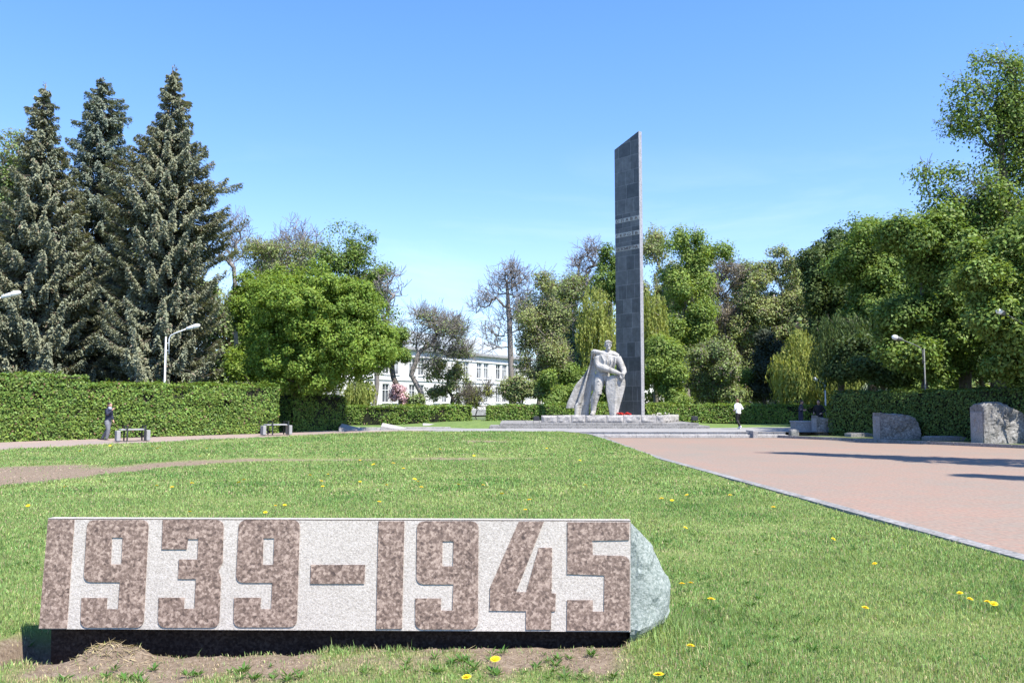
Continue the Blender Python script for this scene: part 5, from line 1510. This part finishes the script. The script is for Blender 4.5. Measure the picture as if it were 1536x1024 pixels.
# cape: two folded stone sheets and the rolled collar over the left shoulder
def sheet(name, zy0, zy1, lf_, rf_, yf, th, folds, amp, mat='statue', nrow=24, ncol=14):
    V = []; F = []
    for side_ in (0, 1):
        for i in range(nrow + 1):
            zy = zy0 + (zy1 - zy0) * i / nrow
            a, b2 = lf_(zy), rf_(zy)
            for j in range(ncol + 1):
                f = j / ncol
                y = yf(zy, f) - amp * (.3 + .7 * i / nrow) * math.sin(f * math.pi * folds) + th * side_
                V.append(tuple(S(a + (b2 - a) * f, zy, y)))
    k = (nrow + 1) * (ncol + 1)
    for i in range(nrow):
        for j in range(ncol):
            a = i * (ncol + 1) + j
            F.append((a, a + 1, a + ncol + 2, a + ncol + 1)); F.append((k + a, k + a + ncol + 1, k + a + ncol + 2, k + a + 1))
    for i in range(nrow):
        for j in (0, ncol):
            a = i * (ncol + 1) + j; F.append((a, a + ncol + 1, k + a + ncol + 1, k + a))
    for j in range(ncol):
        for i in (0, nrow):
            a = i * (ncol + 1) + j; F.append((a, k + a, k + a + 1, a + 1))
    bm = bmesh.new(); vs = [bm.verts.new(v) for v in V]
    for f in F: bm.faces.new([vs[q] for q in f])
    return add_bm(name, bm, M[mat], stt)
I = lambda xs_, ys_: (lambda z: float(np.interp(z, xs_, ys_)))
sheet('cape', 255, 893, I([255, 330, 370, 560, 760, 790, 893], [325, 322, 312, 255, 185, 158, 154]), I([255, 380, 560, 700, 893], [400, 385, 345, 320, 300]),
      lambda zy, f: .12 + .22 * (zy - 255) / 640 - .10 * f + .16 * math.sin(f * 3.14), .16, 3.2, .10)
sheet('cape', 372, 818, I([372, 480, 580, 760, 818], [322, 255, 168, 84, 72]), I([372, 480, 560, 760, 818], [336, 290, 262, 206, 170]),
      lambda zy, f: .50 + .12 * (zy - 372) / 450, .16, 2.0, .05)
mb = MB()
mb.tube([S(332, 246, .10), S(350, 240, .02), S(395, 250, -.10), S(450, 262, -.20), S(497, 272, -.25), S(545, 268, -.2), S(590, 282, -.05), S(606, 300, .1)], [.10, .15, .15, .11, .09, .10, .12, .08], 10)
mb.tube([S(340, 250, .1), S(338, 275, .15), S(345, 300, .2)], [.12, .1, .06], 8)
mb.organic('cape_collar', M['statue'], stt, .03, 2)

# flowers laid at the obelisk foot
M['flower_red'] = mat_leaf('red_petals', (.6, .03, .03), .3, .1, hue=.01, tcol=(1, .6, .6)); M['flower_white'] = mat_leaf('white_petals', (.7, .68, .62), .15, .1, hue=.01, tcol=(1, 1, 1))
def bouquet(px, py, Y, w_, mat, label, n=26, seed=1):
    r2 = np.random.default_rng(seed)
    p = at(px, py, Y); p.z = PZ1 - .03
    t = thing('flower_bouquet', label, 'flowers', p, 'flowers laid at the monument')
    c = np.array(p) + np.stack([r2.normal(0, w_, n), r2.normal(0, w_ * .6, n), r2.uniform(.05, .17, n)], 1)
    V = leaf_cloud(c, np.tile([0, -.5, .6], (n, 1)), .05, 12, .07, r2)
    add_np('blossoms', V, 4, M[mat], t)
    D = c - np.array(p) - r2.normal(0, .05, c.shape); D[:, 2] += .05
    add_np('stems', cards((c + np.array(p)) / 2, D, r2.normal(0, 1, c.shape), np.linalg.norm(D, axis=1), np.full(n, .03)), 4, M['stem'], t)
bouquet(931, 620, 52.4, .08, 'flower_red', 'red flowers at the obelisk foot, the bunch nearer the shield', seed=1)
bouquet(941, 620, 52.5, .10, 'flower_red', 'red flowers at the obelisk foot, the larger bunch near its right corner', 34, seed=2)
bouquet(990, 621, 52.4, .16, 'flower_white', 'white flowers lying on the plinth right of the obelisk', 16, seed=3)
# small floodlights at the plinth ends
def floodlight(px, py, Y, label):
    p = at(px, py, Y)
    t = thing('floodlight', label, 'floodlight', (p.x, Y, .566), 'floodlights at the plinth')
    mb = MB(); mb.box(p.x - .17, p.x + .17, Y - .12, Y + .12, .70, .96); mb.build('housing', M['metal_dark'], t, bevel=.02)
    mb = MB(); mb.box(p.x - .19, p.x - .172, Y - .03, Y + .03, .572, .88); mb.box(p.x + .172, p.x + .19, Y - .03, Y + .03, .572, .88); mb.box(p.x - .19, p.x + .19, Y - .09, Y + .09, .566, .572); mb.build('bracket', M['metal_dark'], t)
    mb = MB(); mb.box(p.x - .14, p.x + .14, Y + .121, Y + .128, .73, .93); mb.build('lens', M['lamp_glass'], t)
floodlight(804.5, 631, 51.5, 'small dark floodlight at the left end of the plinth')
floodlight(1042, 633, 51.9, 'small dark floodlight right of the plinth on the platform')

# ------------------------------------------------------------------ street lamps
M['metal_shade_dark'] = mat_plain('shade_darkened_grey_metal', (.13, .14, .145), .55)  # grey paint darkened to stand for the tree shade on the right lamps
def lamp(label, polep, Y, arm, head, zbase=0.0, r=.05, m='metal_pale'):
    """polep: photo pixels of pole top; arm: pixels along the arm; head: (x0,y0,x1,y1)"""
    top = at(*polep, Y)
    t = thing('street_lamp', label, 'street lamp', (top.x, Y, zbase), 'street lamps')
    mb = MB(); mb.tube([(top.x, Y, zbase - .1), (top.x, Y, zbase + .9), (top.x, Y, top.z)], [r * 1.25, r * 1.1, r * .8], 10); mb.build('pole', M[m], t, smooth=True)
    a = [at(px, py, Y) for px, py in arm]
    mb = MB(); mb.tube(a, [r * .62] * len(a), 8)
    for q in (.25, .75):
        z = a[0].z + (a[1].z - a[0].z) * q
        mb.tube([(top.x, Y, z), (a[0].x, Y, z)], r * .4, 6)
    mb.build('arm', M[m], t, smooth=True)
    h0, h1 = at(head[0], head[1], Y), at(head[2], head[3], Y); d = h1 - h0
    mb = MB(); mb.tube([h0 - d * .05, h0, h0 + d * .45, h0 + d * .5], [.05, .085, .11, .10], 10); hs = mb.build('lamp_head', M[m], t, smooth=True)
    mb = MB(); mb.tube([h0 + d * .5, h0 + d * .56, h0 + d * .85, h1], [.10, .125, .11, .04], 10); mb.build('lamp_cover', M['lamp_glass'], hs, smooth=True)
lamp('pale grey street lamp behind the left hedge in front of the right spruce', (249, 505), 43.5, [(253.5, 531), (253.5, 509), (256, 503), (262, 500), (281, 492.5)], (280.5, 493, 300, 487.5), .1)
lamp('street lamp at the left edge, only its head showing before the far left spruce', (-28, 458), 37.6, [(-24, 485), (-24, 462), (-21, 456), (-14, 452.5), (5, 445)], (4, 445.5, 31, 438), .1)
lamp('dark street lamp with slim pole in the shade of the right trees', (1386, 523), 40.3, [(1384, 545), (1384, 527), (1380, 521), (1372, 517), (1352, 509)], (1353, 509.5, 1338, 504.5), 0, .036, 'metal_shade_dark')
lamp('street lamp at the right edge with its head under the tallest tree', (1541, 484), 34.8, [(1538, 510), (1538, 490), (1533, 485), (1525, 480), (1508, 470)], (1510, 471.5, 1494, 465.5), 0, .036, 'metal_shade_dark')
lamp('small street lamp behind the end of the dark right hedge', (1237.5, 576), 60.5, [(1236, 588), (1236, 578), (1234, 574.5), (1231, 572.5), (1226, 570)], (1227, 570.5, 1220, 567), .25)

# ------------------------------------------------------------------ benches, slabs, stones
UH = Vector((1.333, 1, 0)).normalized(); VH = Vector((-UH.y, UH.x, 0))
def bench(px, py, L, label):
    z = .16
    p = gnd(px, py, float(zl(gnd(px, py, .15).y)) + .012)
    t = thing('park_bench', label, 'bench', p, 'benches along the left path')
    Mx = Matrix.Translation(p) @ Matrix(((UH.x, VH.x, 0, 0), (UH.y, VH.y, 0, 0), (0, 0, 1, 0), (0, 0, 0, 1)))
    mb = MB()
    for k in range(4): mb.box(-L, -.02, .06 + k * .11, .155 + k * .11, .43, .485, Mx)
    mb.build('seat', M['bench_board'], t, bevel=.006)
    for x0 in (0, -L - .15):
        mb = MB(); mb.box(x0, x0 + .15, .02 if x0 == 0 else .12, .48, 0, .425, Mx); mb.build('leg', M['concrete'], t, bevel=.015)
    for x0 in (-.06, -L * .78):
        mb = MB(); mb.box(x0 - .025, x0 + .025, -.05, 0, 0, .62, Mx); mb.box(x0 - .025, x0 + .025, .001, .5, .57, .62, Mx); mb.box(x0 - .025, x0 + .025, .5, .55, 0, .62, Mx); mb.build('armrest', M['metal_dark'], t)
    return t
bench(220, 660.5, .98, 'grey bench with concrete ends in front of the hedge beside the person in grey trousers')
bench(434, 651.5, 1.05, 'farther grey bench half in shade where the hedge meets the maples')

def wedge(px0, px1, py, Y, h0, h1, dep, label):
    a, b2 = at(px0, py, Y), at(px1, py, Y)
    t = thing('stone_slab', label, 'stone slab', ((a.x + b2.x) / 2, Y, ZT), 'low stone slabs beside the terrace')
    mb = MB(); mb.prism([(a.x, ZT), (b2.x, ZT), (b2.x, ZT + h1 * .5), (a.x + .06, ZT + h0 * .5), (a.x, ZT + h0 * .45)], Y, Y + dep * .3)
    mb2 = MB()
    z = [ZT - .02, ZT + h1, ZT + h0]
    mb2.V = [(a.x, Y, z[0]), (b2.x, Y, z[0]), (b2.x + .25, Y + dep, z[0]), (a.x - .1, Y + dep, z[0]),
             (a.x, Y, ZT + h0 * .55), (b2.x, Y, ZT + h1 * .5), (b2.x + .25, Y + dep, ZT + h1), (a.x - .1, Y + dep, ZT + h0)]
    mb2.F = [(0, 3, 2, 1), (4, 5, 6, 7), (0, 1, 5, 4), (1, 2, 6, 5), (2, 3, 7, 6), (3, 0, 4, 7)]
    mb2.build('slab', M['granite_light'], t, bevel=.015)
wedge(508, 534, 646.5, 45.2, .38, .06, 1.3, 'pale inclined stone slab at the end of the shaded hedge')
wedge(571, 599, 645, 47.5, .36, .08, 1.3, 'pale inclined stone slab in the middle of the three by the low hedge')
wedge(634, 658, 640, 53, .22, .10, 1.1, 'small pale stone slab on the grass, nearest the monument')
a, b2 = at(534, 645, 47), at(571, 645, 48.5)
t = thing('low_kerb_wall', 'low pale stone edging running between the inclined slabs', 'edging', (a.x, 47, ZT))
mb = MB(); mb.box(a.x + .1, b2.x - .1, 47.6, 47.9, ZT - .02, ZT + .14); mb.box(b2.x + 1.2, b2.x + 3.8, 49.6, 49.9, ZT - .02, ZT + .10); mb.build('edging_stone', M['granite_light'], t, bevel=.01)

def boulder(px, Y, wdt, dep, hgt, rot, label, seed, emblem, slope=.30):
    p = at(px, 650, Y); z0 = .08
    t = thing('memorial_boulder', label, 'memorial boulder', (p.x, Y, z0), 'standing stones along the right side')
    Mx = Matrix.Translation((p.x, Y, z0)) @ Matrix.Rotation(rot, 4, 'Z')
    # polar-less subdivided box, displaced
    bm = bmesh.new(); bmesh.ops.create_cube(bm, size=1.0)
    bmesh.ops.subdivide_edges(bm, edges=list(bm.edges), cuts=22, use_grid_fill=True)
    P = np.array([tuple(v.co) for v in bm.verts]) + .5
    top = .86 + .14 * np.clip(np.sin(P[:, 0] * 3.4 + seed) * .7 + .3, -.4, 1) - slope * np.clip((P[:, 0] - .55) / .45, 0, 1) ** 1.5
    Z = P[:, 2] * top
    taper = 1 - .18 * P[:, 0] * P[:, 2]
    X_ = P[:, 0] * (1 - .10 * np.abs(P[:, 2] - .4)); Yy = .5 + (P[:, 1] - .5) * taper
    G = np.stack([X_ * wdt, Yy * dep, Z * hgt], 1)
    d = noise3(G, seed, 2.4) * .17 + noise3(G, seed + 1, 5.5) * .10 + noise3(G, seed + 2, 14) * .045 + noise3(G, seed + 4, 30) * .02
    d = np.round(d * 16) / 16 * .6 + d * .4
    c = np.array([wdt * .5, dep * .5, hgt * .45]); dr = unit(G - c)
    amt = np.clip(P[:, 0] / .07, 0, 1) * np.clip(P[:, 2] / .04, .3, 1)
    G = G + dr * (d * amt)[:, None]
    for v, q in zip(bm.verts, G): v.co = Mx @ Vector(q)
    bmesh.ops.triangulate(bm, faces=list(bm.faces))
    add_bm('rough_stone', bm, M['boulder'], t)
    mb = MB(); hz = hgt * .86 * (.86 + .14 * max(-.4, min(1, math.sin(seed) * .7 + .3)))
    mb.box(-.03, -.002, .04, dep - .04, 0, hz, Mx); fc = mb.build('sawn_face', M['boulder_face'], t, bevel=.008)
    mb = MB(); cz = hz * .58
    if emblem == 'oval':
        ring = [(-.034, dep * .5 + .17 * math.cos(q), cz + .26 * math.sin(q)) for q in np.linspace(0, 6.2832, 25)]
        mb.tube(ring, .018, 6, Mx)
        mb.box(-.04, -.031, dep * .5 - .02, dep * .5 + .02, cz - .16, cz + .16, Mx)
    else:
        for q in (.18, -.18): 
            mb.box(-.042, -.031, dep * .5 - .10, dep * .5 + .10, cz + q - .10, cz + q + .10, Mx)
    mb.build('carved_emblem', M['granite_light'], fc)
    return t
boulder(1226, 44.6, 1.5, .75, 1.12, R(2), 'shaded standing stone with two square marks, the farthest of the row by the couple', 3, 'squares')
boulder(1321, 39.4, 1.9, .75, 1.30, R(2), 'shaded standing stone with an oval emblem, middle of the row before the dark hedge', 9, 'oval')
boulder(1476, 35.4, 2.1, .9, 1.60, R(4), 'sunlit rough grey boulder at the right edge, the tallest of the standing stones', 13, 'oval', .06)
def slab(px0, px1, py, Y, h, dep, label, m='granite_step'):
    a, b2 = at(px0, py, Y), at(px1, py, Y)
    t = thing('lying_slab', label, 'stone slab', ((a.x + b2.x) / 2, Y, .1), 'slabs lying between the standing stones')
    mb = MB(); mb.box(a.x, b2.x, Y, Y + dep, .08, .1 + h); mb.build('slab', M[m], t, bevel=.02)
    mb = MB(); mb.box(a.x + .08, b2.x - .08, Y + .08, Y + dep - .08, .1 + h + .001, .1 + h + .03); mb.build('plate', M['boulder_face'], t, bevel=.008)
slab(1276, 1318, 655, 42.2, .16, .8, 'shaded flat slab on the ground between the far and the middle standing stones')
slab(1395, 1470, 658, 38.0, .16, .8, 'shaded flat slab on the ground left of the sunlit boulder')
# dark wall block and pale stub stone at the right end of the steps
a, b2 = at(1194, 650, 45.6), at(1224, 650, 45.6)
t = thing('low_wall', 'low dark stone wall block with a pale cap at the right end of the steps', 'wall', ((a.x + b2.x) / 2, 45.6, 0))
mb = MB(); mb.box(a.x, b2.x, 45.6, 46.5, -.05, .72); mb.build('wall_block', M['boulder_face'], t, bevel=.01)
mb = MB(); mb.box(a.x - .03, b2.x + .03, 45.57, 46.53, .722, .80); mb.build('cap', M['granite_light'], t, bevel=.01)
a = at(1194, 658, 43.7)
t = thing('stub_stone', 'short pale rounded stone at the foot of the low dark wall', 'stone', (a.x, 43.8, 0))
mb = MB(); mb.box(a.x - .21, a.x + .21, 43.8, 44.2, -.05, .36); mb.box(a.x - .17, a.x + .15, 43.84, 44.16, .30, .42)
mb.organic('stone', M['granite_step'], t, .045, 3)
a = at(1133, 657, 43.6)
t = thing('step_cheek', 'small dark cheek block dividing the steps on the right', 'block', (a.x, 43.65, 0))
mb = MB(); mb.box(a.x - .12, a.x + .12, 43.55, 44.9, -.05, .36); mb.build('block', M['boulder_face'], t, bevel=.015)

# ------------------------------------------------------------------ people
M['skin'] = mat_plain('skin', (.42, .25, .18), .6); M['white_cloth'] = mat_plain('white_cloth', (.72, .72, .73), .8); M['black_cloth'] = mat_plain('black_cloth', (.012, .012, .014), .8)
M['navy_cloth'] = mat_plain('navy_cloth', (.02, .025, .05), .8); M['grey_cloth'] = mat_plain('grey_cloth', (.16, .165, .185), .85); M['hair_dark'] = mat_plain('dark_hair', (.03, .02, .015), .6)
M['hair_brown'] = mat_plain('brown_hair', (.16, .08, .04), .6); M['shoe_white'] = mat_plain('white_shoe', (.6, .6, .6), .6); M['shoe_dark'] = mat_plain('dark_shoe', (.03, .03, .035), .6); M['scarf'] = mat_plain('pale_blue_scarf', (.35, .38, .5), .8); M['hat'] = mat_plain('pale_hat', (.5, .5, .52), .8)
def person(label, loc, rot, H, hipL, kneeL, ankL, kneeR, ankR, elbL, wriL, elbR, wriR, lean, top, legs, shoes, hair, extra=None, wide=1.0, coat=0.0):
    """local frame: x right, -y forward (the way the person faces), z up; figures given for 1.75 m"""
    loc = Vector(loc); t = thing('person', label, 'person', loc, 'people in the park')
    s = H / 1.75
    Mx = Matrix.Translation(loc) @ Matrix.Rotation(rot, 4, 'Z') @ Matrix.Scale(s, 4)
    pel = Vector((0, 0, .95)); ch = Vector((lean[0] * .6, lean[1] * .6, 1.28)); sh = Vector((lean[0], lean[1], 1.43)); nk = Vector((lean[0] * 1.1, lean[1] * 1.1, 1.50)); hd = Vector((lean[0] * 1.3, lean[1] * 1.3 - .02, 1.635))
    fl = (0, 1, 0)
    def V3(p): return Vector(p)
    SL, SR = sh + Vector((-.18, 0, -.02)), sh + Vector((.18, 0, -.02))
    HL, HR = pel + Vector((-.09, 0, -.02)), pel + Vector((.09, 0, -.02))
    mb = MB()
    mb.tube([pel + Vector((0, 0, -.1)), pel, pel.lerp(ch, .5), ch, sh, nk], [.14, .155, .135, .165, .12, .06], 12, Mx, squash=.68, flat=fl)
    mb.tube([SL, sh, SR], [.065, .08, .065], 10, Mx)
    mb.tube([nk + Vector((0, 0, -.05)), hd + Vector((0, .01, -.05))], [.058, .052], 10, Mx)
    mb.ball(hd, (.077, .095, .115), 12, 10, Mx)
    mb.tube([hd + Vector((0, -.05, -.05)), hd + Vector((0, -.065, -.10))], [.055, .03], 8, Mx)
    mb.tube([hd + Vector((0, -.09, .015)), hd + Vector((0, -.115, -.02))], [.008, .016], 6, Mx)
    for sx1 in (-1, 1): mb.ball(hd + Vector((.078 * sx1, .01, -.01)), (.012, .02, .03), 6, 5, Mx)
    for A, E, W_ in ((SL, V3(elbL), V3(wriL)), (SR, V3(elbR), V3(wriR))):
        mb.tube([A, A.lerp(E, .5), E], [.052, .047, .04], 9, Mx); mb.tube([E, E.lerp(W_, .35), W_], [.041, .04, .027], 9, Mx)
        d = (W_ - E).normalized(); sd_ = d.cross(Vector((0, 1, 0))); sd_ = sd_.normalized() if sd_.length > .1 else Vector((1, 0, 0))
        mb.tube([W_, W_ + d * .05, W_ + d * .09], [.027, .04, .034], 8, Mx)
        for q, l in ((-1.5, .055), (-.5, .068), (.5, .072), (1.5, .06)):
            b0 = W_ + d * .085 + sd_ * (q * .017); mb.tube([b0, b0 + d * l * .55 + Vector((0, -.006, 0)), b0 + d * l + Vector((0, -.02, 0))], [.0105, .0098, .008], 6, Mx)
        b0 = W_ + d * .03 + sd_ * -.03; mb.tube([b0, b0 - sd_ * .025 + d * .03, b0 - sd_ * .03 + d * .055], [.013, .012, .009], 6, Mx)
    for A, K, An in ((HL, V3(kneeL), V3(ankL)), (HR, V3(kneeR), V3(ankR))):
        mb.tube([A, A.lerp(K, .4), K], [.088, .08, .056], 10, Mx); mb.tube([K, K.lerp(An, .35), An], [.056, .055, .036], 10, Mx)
        mb.tube([An + Vector((0, .04, -.04)), An + Vector((0, -.06, -.055)), An + Vector((0, -.15, -.065))], [.034, .036, .025], 8, Mx)
    mb.organic('body', M['skin'], t, .011, 1)
    # top
    mb = MB(); w2 = wide
    z_low = -.06 - coat
    low = pel + Vector((0, 0, z_low))
    mb.tube([low, pel, pel.lerp(ch, .5), ch, sh + Vector((0, 0, .01)), nk + Vector((0, 0, -.035))], [.175 * w2, .172 * w2, .158 * w2, .182 * w2, .14, .075], 14, Mx, squash=.72, flat=fl)
    mb.tube([SL, sh, SR], [.08, .095, .08], 10, Mx)
    for A, E, W_ in ((SL, V3(elbL), V3(wriL)), (SR, V3(elbR), V3(wriR))):
        mb.tube([A, A.lerp(E, .5), E, E.lerp(W_, .4), E.lerp(W_, .93)], [.07, .062, .056, .05, .042], 10, Mx)
    mb.organic('jacket' if top != 'white_cloth' else 'sweatshirt', M[top], t, .014, 2)
    mb = MB()
    mb.tube([pel + Vector((0, 0, .03)), pel + Vector((0, 0, -.08))], [.165, .165], 12, Mx, squash=.75, flat=fl)
    k2 = 1.0 if legs != 'grey_cloth' else 1.22
    for A, K, An in ((HL, V3(kneeL), V3(ankL)), (HR, V3(kneeR), V3(ankR))):
        mb.tube([A, A.lerp(K, .4), K, K.lerp(An, .35), An + (K - An) * .06], [.102, .094 * k2, .07 * k2, .068 * k2, .05 * k2], 11, Mx)
    mb.organic('trousers', M[legs], t, .014, 2)
    for An in (V3(ankL), V3(ankR)):
        mb = MB(); mb.tube([An + Vector((0, .06, -.045)), An + Vector((0, -.05, -.055)), An + Vector((0, -.15, -.066)), An + Vector((0, -.19, -.07))], [.04, .045, .042, .02], 9, Mx)
        mb.tube([An + Vector((0, .02, -.03)), An + Vector((0, .01, .03))], [.047, .045], 8, Mx)
        mb.organic('shoe', M[shoes], t, .011, 1)
    mb = MB(); mb.ball(hd + Vector((0, .02, .03)), (.086, .10, .105), 12, 8, Mx)
    if extra == 'scarf': mb.tube([hd + Vector((0, .05, -.05)), nk + Vector((0, .05, 0))], [.08, .09], 10, Mx)
    mb.organic('hair' if extra != 'hat' else 'hat', M[hair], t, .014, 1)
    if extra == 'scarf':
        mb = MB(); mb.tube([nk + Vector((0, -.03, -.05)), nk + Vector((0, -.04, .06))], [.095, .075], 12, Mx); mb.organic('scarf', M['scarf'], t, .014, 1)
    return t
ZB = ZT
p = gnd(1108, 643, ZT)
person('person in white sweatshirt and black leggings striding across the terrace away from the camera', p, R(205), 1.68, None, (-.09, -.17, .52), (-.09, -.02, .085), (.09, -.02, .5), (.09, .28, .16),
       (-.27, .08, 1.18), (-.20, -.14, 1.12), (.27, .06, 1.18), (.18, -.16, 1.10), (0, -.05), 'white_cloth', 'black_cloth', 'shoe_white', 'hair_brown')
p = gnd(1202, 640, ZT); p = at(1201.5, 636, 48.4); p.z = ZT
person('person in a long navy coat standing behind the low dark wall', p, R(60), 1.62, None, (-.09, -.02, .5), (-.09, 0, .085), (.09, -.03, .5), (.09, 0, .085),
       (-.25, .03, 1.17), (-.12, -.18, 1.15), (.25, .02, 1.17), (.10, -.2, 1.17), (0, -.04), 'navy_cloth', 'navy_cloth', 'shoe_dark', 'hair_dark', wide=1.12, coat=.35)
p = at(1229, 630, 47.5); p.z = .1
person('person in black jacket standing behind the far standing stone, the right of the couple', p, R(-40), 1.80, None, (-.1, -.02, .5), (-.1, 0, .085), (.1, -.02, .5), (.1, 0, .085),
       (-.30, .05, 1.18), (-.22, -.16, 1.08), (.30, .05, 1.18), (.20, -.18, 1.06), (0, -.03), 'black_cloth', 'black_cloth', 'shoe_dark', 'hair_dark', wide=1.15)
p = gnd(161, 661.5, .14)
person('person in dark jacket and loose grey trousers beside the bench, hand raised to face', p, R(80), 1.62, None, (-.09, -.10, .52), (-.09, -.02, .085), (.09, .06, .5), (.09, .34, .10),
       (-.22, -.1, 1.2), (-.08, -.26, 1.42), (.24, -.02, 1.16), (.2, -.12, .95), (0, -.04), 'navy_cloth', 'grey_cloth', 'shoe_dark', 'hair_dark', extra='scarf')
